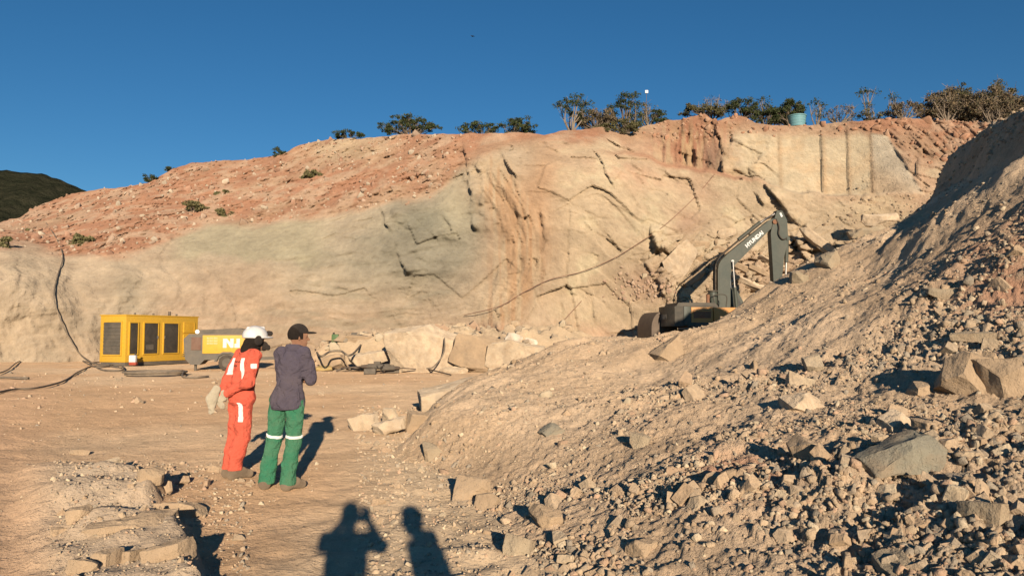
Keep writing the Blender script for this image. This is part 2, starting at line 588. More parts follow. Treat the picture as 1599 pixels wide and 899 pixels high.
for (a, b, d, rad) in [(1150, 770, 6.2, 0.45), (1180, 800, 5.8, 0.4), (1590, 360, 11.5, 1.0), (1585, 430, 10.0, 0.8)]:
    g = P(a, b, d)
    m = np.exp(-((X - g[0]) ** 2 + (Y - g[1]) ** 2) / rad ** 2) * sstep(0.35, 0.6, n2 + 0.1)
    c = mixc(c, (0.50, 0.27, 0.17), m * 0.8)
c = c * (0.85 + 0.3 * n2[..., None])
na, nr = A.shape
ii = (np.arange(na - 1)[:, None] * nr + np.arange(nr - 1)[None])
keep = (Z > floor_z(X, Y, False) - 0.22)
keep = keep[:-1, :-1] | keep[1:, :-1] | keep[:-1, 1:] | keep[1:, 1:]
ii = ii[keep].ravel()
me = np_mesh('spoil_heap', hv, np.stack([ii, ii + nr, ii + nr + 1, ii + 1], -1), M_heap, False, c)
heap_o = tag(link('spoil_heap', me), kind='structure')
heap_grid = (hv, keep, rough)
def heap_at(x, y):
    z, _ = heap_z(np.array([float(x)]), np.array([float(y)]))
    return float(z[0])
def surf_at(x, y):
    return max(heap_at(x, y), float(floor_z(np.array([float(x)]), np.array([float(y)]))[0]))
def hit(px, py, d0=3.0, d1=45.0):
    """first point where the line of sight through a pixel meets heap or floor"""
    d = d0 * (d1 / d0) ** np.linspace(0, 1, 400)
    q = P(np.full(400, float(px)), np.full(400, float(py)), d)
    s = np.maximum(heap_z(q[:, 0], q[:, 1])[0], floor_z(q[:, 0], q[:, 1]))
    k = np.argmax(q[:, 2] <= s)
    return q[k] if (q[:, 2] <= s).any() else q[-1]

# ================================================================== quarry face
sky_x = [-300, -120, 0, 30, 60, 100, 140, 200, 230, 270, 300, 340, 380, 410, 440, 462, 480, 520, 560, 600, 640, 700, 760, 800, 850, 880, 905, 940, 960, 985, 1000, 1040, 1060, 1085, 1100, 1118, 1130, 1150, 1165, 1180, 1240, 1290, 1330, 1400, 1440, 1500, 1560, 1600, 1750, 1900]
sky_y = [352, 350, 346, 340, 322, 306, 297, 291, 286, 263, 255, 251, 249, 247, 242, 230, 223, 217, 216, 213, 210, 209, 208, 206, 211, 204, 203, 199, 207, 208, 199, 189, 187, 182, 178, 190, 186, 181, 182, 193, 197, 193, 190, 184, 187, 189, 193, 191, 170, 150]
DP = []
for px, rows in {-300: ((600, 38), (540, 40), (400, 46), (352, 66)),
                 0: ((600, 42), (540, 44), (400, 49), (372, 56), (345, 74)),
                 200: ((600, 45), (540, 47), (410, 51), (350, 60), (291, 77)),
                 400: ((600, 47), (520, 49), (420, 52), (370, 56), (300, 67), (249, 79)),
                 590: ((600, 47.5), (520, 49), (325, 55), (280, 60), (213, 71)),
                 730: ((600, 46), (520, 47), (300, 52), (215, 60)),
                 800: ((600, 45), (520, 46), (400, 48.5), (206, 59)),
                 930: ((600, 47), (480, 49), (235, 55), (200, 60)),
                 1100: ((600, 47), (450, 49), (275, 55), (180, 60)),
                 1230: ((600, 47), (450, 49), (300, 53.5), (195, 58)),
                 1330: ((600, 46), (430, 47), (320, 52), (190, 57)),
                 1440: ((600, 45), (400, 47), (310, 52), (187, 59)),
                 1600: ((600, 42), (300, 49), (190, 56)),
                 1900: ((600, 36), (300, 42), (150, 50))}.items():
    for y, d in rows:
        DP.append((px, y, d))
DP = np.array(DP, float)
bench_x = [880, 930, 1000, 1060, 1120, 1190, 1250, 1312, 1380, 1440, 1500]
bench_y = [216, 236, 246, 258, 271, 286, 300, 304, 300, 300, 296]
def cliff_depth(px, py):
    q = np.stack([px / 200, py / 200], -1)
    D = tps(DP[:, :2] / 200, DP[:, 2], q, 1e-3)
    be = np.interp(px, bench_x, bench_y) + 9 * fbm(np.stack([px / 45, px * 0, px * 0], -1), 4, 5)
    k = sstep(900, 1010, px) * sstep(1440, 1290, px)
    D = D + 4.0 * k * sstep(2, -3, py - be)
    return D, be, k
def vstep(px, py, line, h, W, tap=10, edge=2.5):
    """rock standing proud on the right of a line, its left-facing edge in shade"""
    l = np.array(line, float)
    x = np.interp(py, l[:, 1], l[:, 0])
    s = px - x
    win = sstep(l[0, 1] - tap, l[0, 1] + tap, py) * sstep(l[-1, 1] + tap, l[-1, 1] - tap, py)
    rg = fbm(np.stack([py / 30 + l[0, 0], 0 * px, 0 * px], -1), 3, 5)
    s = s + 8 * rg
    h = h * np.clip(0.8 + 1.3 * fbm(np.stack([px / 40, py / 30, 0 * px], -1), 3, 7), 0.15, 1.6)
    return -h * win * sstep(-edge / 2, edge / 2, s) * np.where(s > 0, np.exp(-(s / W) ** 2), 1)
def gauss(px, py, cx, cy, sx, sy):
    return np.exp(-((px - cx) / sx) ** 2 - ((py - cy) / sy) ** 2)
pxs = np.arange(-180, 1800, 2.2)
rows = 262
tt = np.linspace(0, 1, rows)
skyl = np.interp(pxs, sky_x, sky_y) + 2.2 * fbm(np.stack([pxs / 16, pxs * 0, pxs * 0], -1), 4, 101)
PX = np.repeat(pxs[:, None], rows, 1)
PY = skyl[:, None] + (600 - skyl[:, None]) * tt[None]
D, BE, BK = cliff_depth(PX, PY)
W0 = P(PX, PY, D)
wx = fbm(W0 / 5.0, 3, 103)
wy = fbm(W0 / 5.0, 3, 107)
qx, qy = PX + 14 * wx, PY + 14 * wy                   # ragged coordinates for the bounds of soil and rock
# --- bounds of the kinds of rock
red_b = np.interp(qx, [-300, 0, 50, 100, 190, 260, 330, 420, 500, 590, 680, 712, 745, 800, 850, 890, 950, 1010, 1060, 1100, 1135, 1180, 1250, 1300, 1345, 1375, 1400, 1440, 1500, 1600],
                  [390, 388, 380, 400, 402, 376, 352, 346, 336, 324, 300, 268, 250, 232, 224, 226, 222, 216, 222, 226, 205, 204, 208, 212, 200, 215, 232, 250, 262, 270])
red = sstep(9, -9, qy - red_b)
soil_slope = red * sstep(760, 700, PX)
greym = np.clip(gauss(qx, qy, 685, 370, 90, 85) * 1.25 + gauss(qx, qy, 560, 400, 110, 70) * 0.65 + gauss(qx, qy, 390, 385, 110, 32) * 0.5 + 0.5 * gauss(qx, qy, 200, 455, 25, 45), 0, 1) * (1 - red) * sstep(800, 745, qx)
dk_x = np.interp(PY, [215, 260, 320, 380, 430, 480, 540], [745, 765, 800, 818, 812, 795, 778])
dk_w = np.interp(PY, [215, 260, 330, 400, 470, 540], [22, 32, 42, 40, 34, 24])
dike = np.exp(-((qx - dk_x) / dk_w) ** 2) * sstep(222, 262, PY)
erod = gauss(qx, qy, 1075, 232, 58, 40) * sstep(4, -4, PY - BE)
frac = np.clip(gauss(qx, qy, 1120, 410, 95, 55) + gauss(qx, qy, 1230, 400, 75, 50) + 0.7 * gauss(qx, qy, 1040, 420, 35, 45), 0, 1)
talus = np.clip(gauss(qx, qy, 1385, 350, 62, 48) * 1.3, 0, 1)
gface = sstep(1358, 1362, PX) * sstep(4, -3, PX - np.interp(PY, [200, 210, 300, 312], [1372, 1384, 1440, 1448])) * sstep(206, 211, PY + (PX - 1360) * -0.12) * sstep(306, 298, PY)
red = red * (1 - gface)
talus = talus * (1 - gface)
frac = frac * (1 - gface)
soil_slope = red * sstep(760, 700, PX)
sawn = sstep(1200, 1222, PX) * sstep(1400, 1370, PX) * sstep(200, 214, PY) * sstep(4, -2, PY - BE) * (1 - red * 0.5)
sawn = np.maximum(sawn, gface)
wallm = (1 - red) * (1 - frac) * (1 - talus) * (1 - sawn)
# --- relief (metres along the line of sight: plus is away)
d = 0
d = d + wallm * (0.40 * fbm(W0 / 4.0, 4, 111) + 0.10 * fbm(W0 / 0.8, 3, 113))
fs, ed = facets(W0 / np.array([3.4, 3.0, 4.6]), 117, 1.0, False)
d = d + wallm * 0.48 * fs * sstep(560, 720, PX) * (1 - 0.8 * dike)
fs2, _ = facets((W0 @ np.array([[0.8, 0, 0.6], [0, 1, 0], [-0.6, 0, 0.8]])) / np.array([2.6, 2.2, 1.1]) + 0.3 * wx[..., None], 118, 1.0, False)
d = d + wallm * 0.30 * fs2 * sstep(560, 720, PX) * (1 - 0.6 * dike) * sstep(-0.25, 0.25, fbm(W0 / 7, 2, 116))
fl, ed2 = facets(W0 / np.array([3.5, 2.5, 1.3]) + 0.4 * wx[..., None], 119, 0.7, False)
d = d + wallm * 0.30 * fl * sstep(760, 600, PX) * sstep(250, 520, PX)
wv = fbm(np.stack([PX / 70 + wx, PY / 12 + 2.0 * wy + PX / 160, 0 * PX], -1), 4, 121)
d = d + wallm * 0.34 * wv * sstep(780, 640, PX) * sstep(380, 520, PX)
wb = fbm(np.stack([PX / 42 + wx, PY / 95 + 0.5 * wy, 0 * PX], -1), 4, 122)
d = d + wallm * (0.95 * wb + 0.12 * wv) * sstep(560, 380, PX)
sl = 1 + 2.2 * soil_slope
WS = W0 * np.array([1, 0.45, 1.3])
d = d + red * sl * (0.30 * fbm(WS / 1.9, 4, 123) + 0.16 * ridged(WS / 0.6, 3, 127) + 0.12 * facets(WS / 0.8, 125, 0.8, False)[0])
fu_d, _ = facets(np.stack([(PX - dk_x) / 13, PY / 38, 0 * PX], -1) + 0.5 * wx[..., None], 133, 1.0)
rib = fbm(np.stack([(PX - dk_x + 8 * wx) / 8.5, PY / 75, 0 * PX], -1), 4, 131)
d = d + dike * (-0.7 + 0.75 * rib + 0.45 * fu_d)
erb = fbm(np.stack([PX / 7.0, PY / 48, 0 * PX], -1), 4, 137)
d = d + erod * (1.5 * erb - 0.2)
dipr = ((PX - 1390) * 0.72 + (PY - 230) * -0.69)
d = d + red * sstep(1370, 1400, PX) * 0.5 * fbm(np.stack([dipr / 6.5, (PX + PY) / 80, 0 * PX], -1), 4, 139)
fu, eu = facets(np.stack([((PX) * 0.9 - PY * 0.35) / 60, (PX * 0.5 + PY * 0.86) / 17, 0 * PX], -1) + 0.25 * wx[..., None], 141, 1.0)
fv, ev_ = facets(np.stack([((PX) * 0.9 - PY * 0.35) / 26, (PX * 0.5 + PY * 0.86) / 11, 0 * PX], -1) + 0.25 * wx[..., None], 143, 1.0)
d = d + frac * (0.50 * fu + 0.22 * fv + 0.55 * sstep(0.13, 0.02, eu) + 0.28 * sstep(0.11, 0.02, ev_) * sstep(-0.1, 0.3, wx))
d = d + talus * (0.28 * fbm(W0 / 1.0, 4, 147) + 0.10 * ridged(W0 / 0.35, 3, 149)) 
# loose foot of the wall under the fin
lowr = gauss(qx, qy, 790, 500, 22, 45)
d = d - 0.5 * lowr
for line, h, w in [(((596, 322), (608, 360), (622, 395), (634, 428)), 1.1, 60), (((642, 328), (660, 350), (682, 378)), 0.6, 45), (((672, 300), (690, 335), (705, 360)), 0.5, 30),
                   (((724, 228), (730, 262), (738, 310), (740, 356)), 1.4, 30), (((748, 240), (752, 300), (750, 340)), 0.8, 18), (((790, 240), (806, 280)), 0.7, 22), (((842, 330), (850, 380), (836, 420)), 0.6, 18),
                   (((928, 233), (945, 260), (963, 287)), 0.8, 40), (((985, 255), (1004, 268)), 0.5, 24), (((1014, 352), (1022, 372), (1028, 395)), 0.9, 40), (((1003, 408), (1014, 428), (1036, 462)), 0.7, 40),
                   (((1118, 190), (1128, 232), (1131, 268)), 1.3, 60), (((1174, 250), (1174, 284)), 0.35, 30),
                   (((1178, 300), (1190, 320)), 0.45, 26), (((1198, 288), (1210, 304), (1222, 330)), 0.9, 22), (((1228, 330), (1240, 346)), 0.7, 30), (((1236, 370), (1250, 392), (1268, 416)), 1.0, 40), (((1256, 352), (1280, 385), (1300, 408)), 0.7, 30),
                   (((776, 508), (782, 534)), 0.9, 12), (((880, 470), (884, 520)), 0.3, 20), (((925, 470), (934, 500)), 0.5, 20), (((1330, 222), (1345, 260)), 0.0, 1)]:
    d = d + vstep(PX + 5 * wy, PY, line, h, w)
# sawn steps of the upper face: each cut face turned to the right, each return edge in shade
saw = 0
for x0, x1, y0, y1, h, tilt in [(1216, 1283, 208, 300, 0.24, 0.006), (1283, 1323, 212, 306, 0.30, 0.008), (1323, 1360, 196, 310, 0.26, 0.008), (1360, 1440, 206, 300, 0.12, -0.004)]:
    win = sstep(y0 - 2, y0 + 2, PY) * sstep(12, -6, PY - BE)
    s = PX - x0 - (PY - 250) * 0.03
    inside = sstep(-1.0, 6.5 if h > 0.3 else 2.0, s) * (PX < x1 + (PY - 250) * 0.03)
    saw = saw + win * inside * (-h + np.maximum(s, 0) * tilt)
d = d + saw
n_cut = fbm(W0 / 0.9, 3, 153)
# pale blocks outline of the right-hand column top
d = d + 0.35 * sstep(0.03, 0.0, np.abs(fbm(W0 / 3.0, 3, 151))) * wallm * sstep(600, 700, PX) * 0.25
for (x0, y0, x1, y1, dep) in [(640, 395, 700, 430, .3), (860, 300, 900, 330, .25), (905, 350, 965, 345, .3), (1190, 395, 1290, 455, .5), (1150, 420, 1240, 470, .5), (985, 300, 1000, 330, .3), (500, 400, 590, 392, .3), (470, 440, 560, 452, .3), (330, 470, 420, 455, .25)]:
    l = np.array([x1 - x0, y1 - y0], float)
    L = np.hypot(*l)
    u = ((qx - x0) * l[0] + (qy - y0) * l[1]) / L / L
    v = ((qx - x0) * -l[1] + (qy - y0) * l[0]) / L
    d = d + dep * 1.2 * (0.5 + n_cut) * sstep(0, 0.3, u) * sstep(1, 0.7, u) * np.exp(-np.where(v > 0, v / 14, -v / 1.5))
D = D + d
cv = P(PX, PY, D)
# --- rock colours
n1 = fbm(W0 / 6.0, 4, 161) * 0.5 + 0.5
n2 = fbm(W0 / 1.5, 4, 163) * 0.5 + 0.5
n3 = fbm(np.stack([PX / 9, PY / 120, 0 * PX], -1), 4, 167) * 0.5 + 0.5
c = mixc((0.44, 0.325, 0.23), (0.48, 0.375, 0.27), sstep(0.3, 0.7, n1))
right = sstep(820, 900, PX)
c = mixc(c, mixc((0.52, 0.40, 0.275), (0.50, 0.335, 0.23), sstep(0.45, 0.75, n1)), right)
c = mixc(c, (0.52, 0.44, 0.30), right * sstep(0.5, 0.75, n2) * 0.6)
streak = fbm(np.stack([(PX + PY * 0.15) / 60, PY / 13 + 1.5 * wx, 0 * PX], -1), 4, 169) * 0.5 + 0.5
c = mixc(c, (0.33, 0.275, 0.20), sstep(0.5, 0.72, streak) * (0.2 + 0.35 * sstep(350, 520, PX)) * sstep(800, 700, PX) * sstep(0, 60, PY - red_b))
c = mixc(c, (0.285, 0.255, 0.195), greym * 0.92)
band = sstep(7, -7, qy - 404 - 16 * fbm(np.stack([PX / 45, 0 * PX, 0 * PX], -1), 2, 165)) * sstep(255, 300, qx) * sstep(540, 470, qx) * (1 - red)
c = mixc(c, (0.36, 0.315, 0.22), band * 0.75)
c = mixc(c, (0.215, 0.205, 0.155), gauss(qx, qy, 672, 340, 62, 32) * greym * 0.6)
c = mixc(c, (0.43, 0.37, 0.26), gauss(qx, qy, 712, 318, 24, 45) * 0.7)
c = mixc(c, mixc((0.46, 0.30, 0.185), (0.49, 0.37, 0.25), sstep(0.4, 0.6, n3)), np.clip(dike * 1.2, 0, 1))
c = mixc(c, (0.47, 0.27, 0.15), gauss(qx, qy, 845, 300, 30, 90) * 0.6)
c = mixc(c, (0.50, 0.385, 0.27), frac * 0.5)
c = mixc(c, (0.43, 0.26, 0.18), np.clip(gauss(qx, qy, 1010, 440, 40, 28) + gauss(qx, qy, 1075, 345, 30, 22) + gauss(qx, qy, 760, 515, 60, 12), 0, 1) * 0.6)
c = mixc(c, (0.42, 0.31, 0.20), talus * 0.7)
c = mixc(c, mixc((0.58, 0.475, 0.335), (0.55, 0.42, 0.28), sstep(0.4, 0.7, n2)), sstep(1125, 1150, PX) * sstep(1400, 1370, PX) * sstep(2, -2, PY - BE) * (1 - red))
c = mixc(c, mixc((0.52, 0.445, 0.345), (0.55, 0.41, 0.28), sstep(-10, 40, PY - 262 + 0.6 * (1395 - PX))), gface * 0.9)
redc = mixc((0.41, 0.215, 0.135), (0.44, 0.295, 0.205), sstep(0.42, 0.66, n2))
redc = mixc(redc, (0.44, 0.30, 0.20), sstep(0.5, 0.75, n1) * 0.7)
redc = mixc(redc, (0.47, 0.36, 0.24), gauss(qx, qy, 540, 232, 80, 22) * 0.8)
c = mixc(c, redc, red)
c = mixc(c, mixc((0.37, 0.165, 0.10), (0.44, 0.29, 0.17), sstep(0.4, 0.62, fbm(np.stack([PX / 6, PY / 40, 0 * PX], -1), 3, 171) * 0.5 + 0.5)), erod * 0.95)
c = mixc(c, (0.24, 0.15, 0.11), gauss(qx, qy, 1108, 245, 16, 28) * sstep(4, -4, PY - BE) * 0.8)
c = mixc(c, (0.42, 0.20, 0.12), np.exp(-((PY - BE) / 4) ** 2) * BK * sstep(1230, 1150, PX) * 0.7)
# orange-brown shade painted into the colour at the return edges of the sawn blocks
for x0 in (1219, 1287, 1326, 1361):
    c = mixc(c, (0.45, 0.27, 0.14), np.exp(-((PX - x0 - (PY - 250) * 0.03) / 3.5) ** 2) * sstep(205, 220, PY) * sstep(2, -2, PY - BE) * 0.35)
c = c * (0.76 + 0.29 * n2[..., None]) * np.array([0.965, 0.975, 0.955])
# --- hilltop behind the skyline
back = []
bcol = []
for k, (dd, dz) in enumerate([(260, -30), (90, -8), (35, -2.0), (14, -0.7), (5, -0.1), (1.6, 0.05)]):
    r = cv[:, 0].copy()
    sc = (r[:, 1] + dd) / r[:, 1]
    r[:, 0] *= sc
    r[:, 1] += dd
    r[:, 2] += dz + 0.2 * fbm(r / 3, 2, 181)
    back.append(r)
    bcol.append(np.tile((0.36, 0.25, 0.15), (len(r), 1)))
av = np.concatenate([np.stack(back, 1), cv], 1)
ac = np.concatenate([np.stack(bcol, 1), c], 1)
na, nr = av.shape[:2]
ii = (np.arange(na - 1)[:, None] * nr + np.arange(nr - 1)[None]).ravel()
me = np_mesh('quarry_face', av, np.stack([ii, ii + 1, ii + nr + 1, ii + nr], -1), M_cliff, True, ac)
cliff_o = tag(link('quarry_face', me), kind='structure')
def cliff_pt(px, py, out=0.0):
    """point on the quarry face seen at a pixel, moved `out` metres towards the camera"""
    i = int(np.clip(round((px - pxs[0]) / 2.2), 0, len(pxs) - 1))
    j = int(np.clip(round((py - skyl[i]) / (600 - skyl[i]) * (rows - 1)), 0, rows - 1))
    return P(px, py, D[i, j] - out)
def sky_pt(px, behind=1.0, lift=0.0):
    i = int(np.clip(round((px - pxs[0]) / 2.2), 0, len(pxs) - 1))
    d0 = D[i, 0]
    return P(px, skyl[i] - lift, d0 + behind)

# ================================================================== far hill on the left
hx = np.linspace(-520, 420, 120)
M_hill, nt, bs = new_mat('far_scrub')
geo = N(nt, 'ShaderNodeNewGeometry').outputs['Position']
nz = noise_n(nt, 0.10, 7, 0.7, geo)
nt.links.new(ramp(nt, nz, [(0.35, (0.030, 0.034, 0.020)), (0.6, (0.062, 0.060, 0.036)), (0.75, (0.10, 0.085, 0.055))]), bs.inputs['Base Color'])
bs.inputs['Roughness'].default_value = 1.0
bs.inputs['Specular IOR Level'].default_value = 0.0
nt.links.new(bump_chain(nt, [(noise_n(nt, 0.16, 6, 0.7, geo), 6.0)]), bs.inputs['Normal'])
crest = np.interp(hx, [-520, -300, -60, 0, 60, 90, 125, 180, 260, 420], [330, 272, 262, 266, 272, 282, 297, 330, 380, 480]) + 1.2 * vnoise(np.stack([hx / 9, hx * 0, hx * 0], -1), 3)
rowsH = []
for t in np.linspace(0, 1, 40):
    dist = 520 - 260 * t
    z0 = P(hx, crest, np.full_like(hx, 520.0))[:, 2]
    q = np.stack([(hx - CX) / FPX * 520.0 * (1 - 0.25 * t), np.full_like(hx, dist), z0 * (1 - t) ** 1.2 - 2 * t], -1)
    q[:, 2] += (6 * fbm(q / 40, 4, 191) + 2.0 * fbm(q / 8, 3, 193)) * min(1, t * 6)
    rowsH.append(q)
for t in (1, 2, 3):
    q = rowsH[0].copy()
    q[:, 1] += 120 * t
    q[:, 2] -= 14 * t * t
    rowsH.insert(0, q)
hvv = np.stack(rowsH, 1)
na, nr = hvv.shape[:2]
ii = (np.arange(na - 1)[:, None] * nr + np.arange(nr - 1)[None]).ravel()
tag(link('hill', np_mesh('hill', hvv, np.stack([ii, ii + 1, ii + nr + 1, ii + nr], -1), M_hill, True)), kind='structure')
# ================================================================== rock makers
def hull_rock(seed, n=10, flat=(1, 1, 1), power=2.5):
    """angular broken stone: a block split by n random planes, about 2 units across"""
    r = np.random.default_rng(seed)
    bm = bmesh.new()
    bmesh.ops.create_cube(bm, size=2.0)
    for v in bm.verts:
        v.co += Vector(r.uniform(-0.28, 0.18, 3).tolist()) * 0.9
    for _ in range(n):
        nn = r.normal(size=3)
        nn /= np.linalg.norm(nn)
        dd = r.uniform(0.62, 0.98) * (0.75 + 0.42 * np.abs(nn).sum() / 1.73)
        g = bmesh.ops.bisect_plane(bm, geom=bm.verts[:] + bm.edges[:] + bm.faces[:], plane_co=Vector((nn * dd).tolist()), plane_no=Vector(nn.tolist()), clear_outer=True)
        ed = [e for e in g['geom_cut'] if isinstance(e, bmesh.types.BMEdge)]
        if len(ed) > 2:
            bmesh.ops.contextual_create(bm, geom=ed)
    co = np.array([v.co[:] for v in bm.verts])
    mid, half = (co.max(0) + co.min(0)) / 2, (co.max(0) - co.min(0)) / 2
    for v in bm.verts:
        v.co = Vector(((np.array(v.co[:]) - mid) / half * np.array(flat)).tolist())
    bmesh.ops.recalc_face_normals(bm, faces=bm.faces)
    return bm
def bm_arrays(bm):
    bmesh.ops.triangulate(bm, faces=bm.faces)
    bm.verts.index_update()
    v = np.array([q.co[:] for q in bm.verts], np.float32)
    f = np.array([[q.index for q in t.verts] for t in bm.faces], np.int32)
    bm.free()
    return v, f
def rock_mesh(name, seed, size, mat, n=14, rough=0.05, cuts=3, power=3.2, bevel=0.035, pts=None):
    """boulder of a given size (half extents, metres): worn edges and uneven faces"""
    s = np.array(size, float)
    bm = hull_rock(seed, n, (1, 1, 1), power)
    if pts is not None:
        bm.free()
        bm = bmesh.new()
        for q in pts:
            bm.verts.new(q)
        bmesh.ops.convex_hull(bm, input=bm.verts)
    bmesh.ops.dissolve_limit(bm, angle_limit=math.radians(14), verts=bm.verts, edges=bm.edges)
    bmesh.ops.bevel(bm, geom=list(bm.edges), offset=bevel, segments=2, profile=0.6, affect='EDGES', clamp_overlap=True)
    bmesh.ops.triangulate(bm, faces=bm.faces)
    for _ in range(cuts):
        L = [e for e in bm.edges if e.calc_length() > 0.24]
        if not L:
            break
        bmesh.ops.subdivide_edges(bm, edges=L, cuts=1)
        bmesh.ops.triangulate(bm, faces=[f for f in bm.faces if len(f.verts) > 3])
    bm.normal_update()
    co = np.array([v.co[:] for v in bm.verts])
    no = np.array([v.normal[:] for v in bm.verts])
    w = co * s / s.max()
    disp = rough * (fbm(w * 2.0 + seed, 4, seed % 50) * 1.4 + 0.8 * facets(w * 3.1 + seed, seed % 40, 0.7, False)[0] * 0.6)
    co = (co * s) + no * disp[:, None] * s.max()
    for v, q in zip(bm.verts, co):
        v.co = q
    bmesh.ops.recalc_face_normals(bm, faces=bm.faces)
    me = bpy.data.meshes.new(name)
    bm.to_mesh(me)
    bm.free()
    finish_mesh(me, mat, True)
    me.set_sharp_from_angle(angle=math.radians(32))
    return me

TAN = [(0.0, (0.47, 0.34, 0.22)), (0.35, (0.54, 0.41, 0.275)), (0.6, (0.42, 0.335, 0.24)), (0.8, (0.58, 0.475, 0.33)), (1.0, (0.50, 0.345, 0.225))]
M_stone = stone_mat('rubble_stone', TAN)
M_cream = stone_mat('cream_rock', [(0.0, (0.62, 0.50, 0.36)), (1.0, (0.57, 0.46, 0.325))], ((2.5, 0.12), (12, 0.04)))
M_white = stone_mat('pale_rock', [(0.0, (0.68, 0.61, 0.50)), (1.0, (0.66, 0.59, 0.48))], ((3.0, 0.08), (14, 0.03)))
M_tanrock = stone_mat('tan_rock', [(0.0, (0.45, 0.335, 0.22)), (1.0, (0.48, 0.36, 0.24))], ((4.0, 0.06), (20, 0.03), (70, 0.010)))
M_greyrock = stone_mat('grey_green_rock', [(0.0, (0.29, 0.27, 0.21)), (1.0, (0.31, 0.285, 0.22))], ((6.0, 0.06), (28, 0.03), (80, 0.010)))
M_slab = stone_mat('grey_slab', [(0.0, (0.40, 0.325, 0.225)), (1.0, (0.43, 0.35, 0.245))], ((5.0, 0.05), (24, 0.025), (80, 0.008)))

# ================================================================== named boulders
def boulder(label, px, py, w, h, mat, seed, cat='boulder', name='boulder', depth=None, rot=None, sink=0.25, n=24, d=None, group=None, power=3.2, tilt=0.0, cuts=3, rough=0.065, out=0.0):
    n = 9
    """a rock that covers w x h photograph pixels round (px,py), resting where that line of sight meets the ground"""
    if d is None:
        q = hit(px, py + h * 0.35)
    else:
        q = P(px, py, d)
    m = q[1] / FPX
    sx, sz = w * m / 2, h * m / 2
    sy = depth / 2 if depth else (sx + sz) / 2
    me = rock_mesh(name, seed, (sx, sy, sz), mat, n=n, power=power, cuts=cuts, rough=rough)
    c = P(px, py, q[1] + sy * 0.5 - out)
    c[2] -= sink * sz * 0.3
    rs = np.random.default_rng(seed + 5)
    o = link(name, me, None, c, (rs.uniform(-0.12, 0.12), math.radians(tilt if tilt else rs.uniform(-9, 9)), math.radians(rot if rot is not None else rs.uniform(-28, 28))))
    return tag(o, label, cat, group)
# big blocks at the foot of the wall
boulder('huge cream boulder at the foot of the wall behind the tools', 663, 545, 116, 82, M_cream, 12, d=32.6, depth=2.6, n=16, power=4, rough=0.06)
boulder('long tan block with reddish dusty top right of the huge cream boulder', 748, 552, 118, 64, M_tanrock, 21, d=32.2, depth=2.2, n=18, power=6, tilt=5)
boulder('pale wedge of rock leaning between the long block and the heap', 806, 557, 80, 54, M_cream, 33, d=31.9, depth=2.0, n=16, tilt=14)
boulder('white angular block beside the heap, top of the rock pile', 812, 535, 52, 24, M_white, 44, d=35.6, depth=1.4, n=10, power=6, tilt=18)
boulder('low cream rock behind the tools, left of the huge boulder', 582, 557, 82, 18, M_cream, 51, d=33.6, depth=1.4, n=14)
boulder('rounded tan rock behind the hose near the two workers', 520, 562, 46, 22, M_tanrock, 53, d=33.8, depth=1.2)
boulder('flat reddish ledge rock above the tool pile', 560, 532, 120, 20, M_tanrock, 57, d=36.8, depth=2.5, n=16, power=5)
boulder('small cream rock right of the drill rod', 706, 580, 42, 12, M_cream, 59, d=31.6, depth=0.9)
# slabs between floor and heap
boulder('wide pale slab lying against the toe of the heap', 706, 618, 118, 46, M_cream, 61, d=15.2, depth=1.6, n=12, power=6, tilt=-12, rough=0.03)
boulder('cracked tan block below the pale slab', 662, 664, 62, 44, M_tanrock, 63, d=12.2, depth=0.7, n=12, power=5)
boulder('smooth cream stone on the floor right of the shadows of the workers', 568, 661, 46, 34, M_cream, 65, d=12.6, depth=0.5)
boulder('low cream stone between the smooth stone and the cracked block', 606, 668, 52, 26, M_cream, 67, d=12.0, depth=0.5)
boulder('small upright cream stone near the cracked block', 610, 648, 26, 26, M_cream, 69, d=13.2, depth=0.4)
boulder('dark wedge shaped stone at the toe of the heap', 672, 707, 34, 30, M_slab, 71, depth=0.25, tilt=20)
# foreground rocks
boulder('flat topped tan block in front of the smaller shadow', 737, 764, 58, 44, M_tanrock, 73, depth=0.36, n=12, power=6)
boulder('tan stone leaning on the flat topped block', 758, 785, 42, 30, M_tanrock, 75, depth=0.25)
boulder('rounded grey stone half sunk in the middle of the heap', 1000, 688, 32, 28, M_slab, 77, depth=0.3)
boulder('grey flat stone high on the smooth left side of the heap', 858, 672, 34, 16, M_greyrock, 79, depth=0.3, tilt=-20)
boulder('tall tan boulder near the bottom between shadows and rubble', 853, 808, 46, 40, M_tanrock, 81, depth=0.3)
boulder('cream and dark split stone on the upper right slope', 1252, 629, 62, 32, M_cream, 83, depth=0.35, power=5, tilt=-8)
boulder('leaning tan stone with a rounded back below the split stone', 1255, 708, 40, 46, M_tanrock, 85, depth=0.3, tilt=-35)
boulder('large brown boulder at the right edge of the heap', 1508, 588, 72, 84, M_tanrock, 87, depth=0.55, n=18, rough=0.07, tilt=20)
boulder('brown boulder with a hollow beside the large one at the right edge', 1565, 592, 66, 82, M_tanrock, 89, depth=0.5, n=16, rough=0.08, tilt=-10)
boulder('long grey green boulder, biggest loose rock on the lower slope', 1398, 714, 134, 62, M_greyrock, 91, depth=0.4, n=16, tilt=-20, rough=0.055)
boulder('cream angular rock just above the grey green boulder', 1396, 660, 56, 38, M_cream, 93, depth=0.25, power=5, tilt=-25)
boulder('tan rock beside the cream angular rock', 1448, 666, 44, 22, M_tanrock, 95, depth=0.25, power=5)
boulder('round grey stone near the bottom right corner', 1539, 806, 50, 52, M_slab, 97, depth=0.25)
boulder('grey slab end cut by the bottom edge of the picture', 1400, 886, 52, 40, M_slab, 99, depth=0.25, tilt=-30)
boulder('long flat grey slab lying on the upper right slope', 1517, 527, 64, 22, M_slab, 101, depth=0.4, n=12, power=6, tilt=-4)
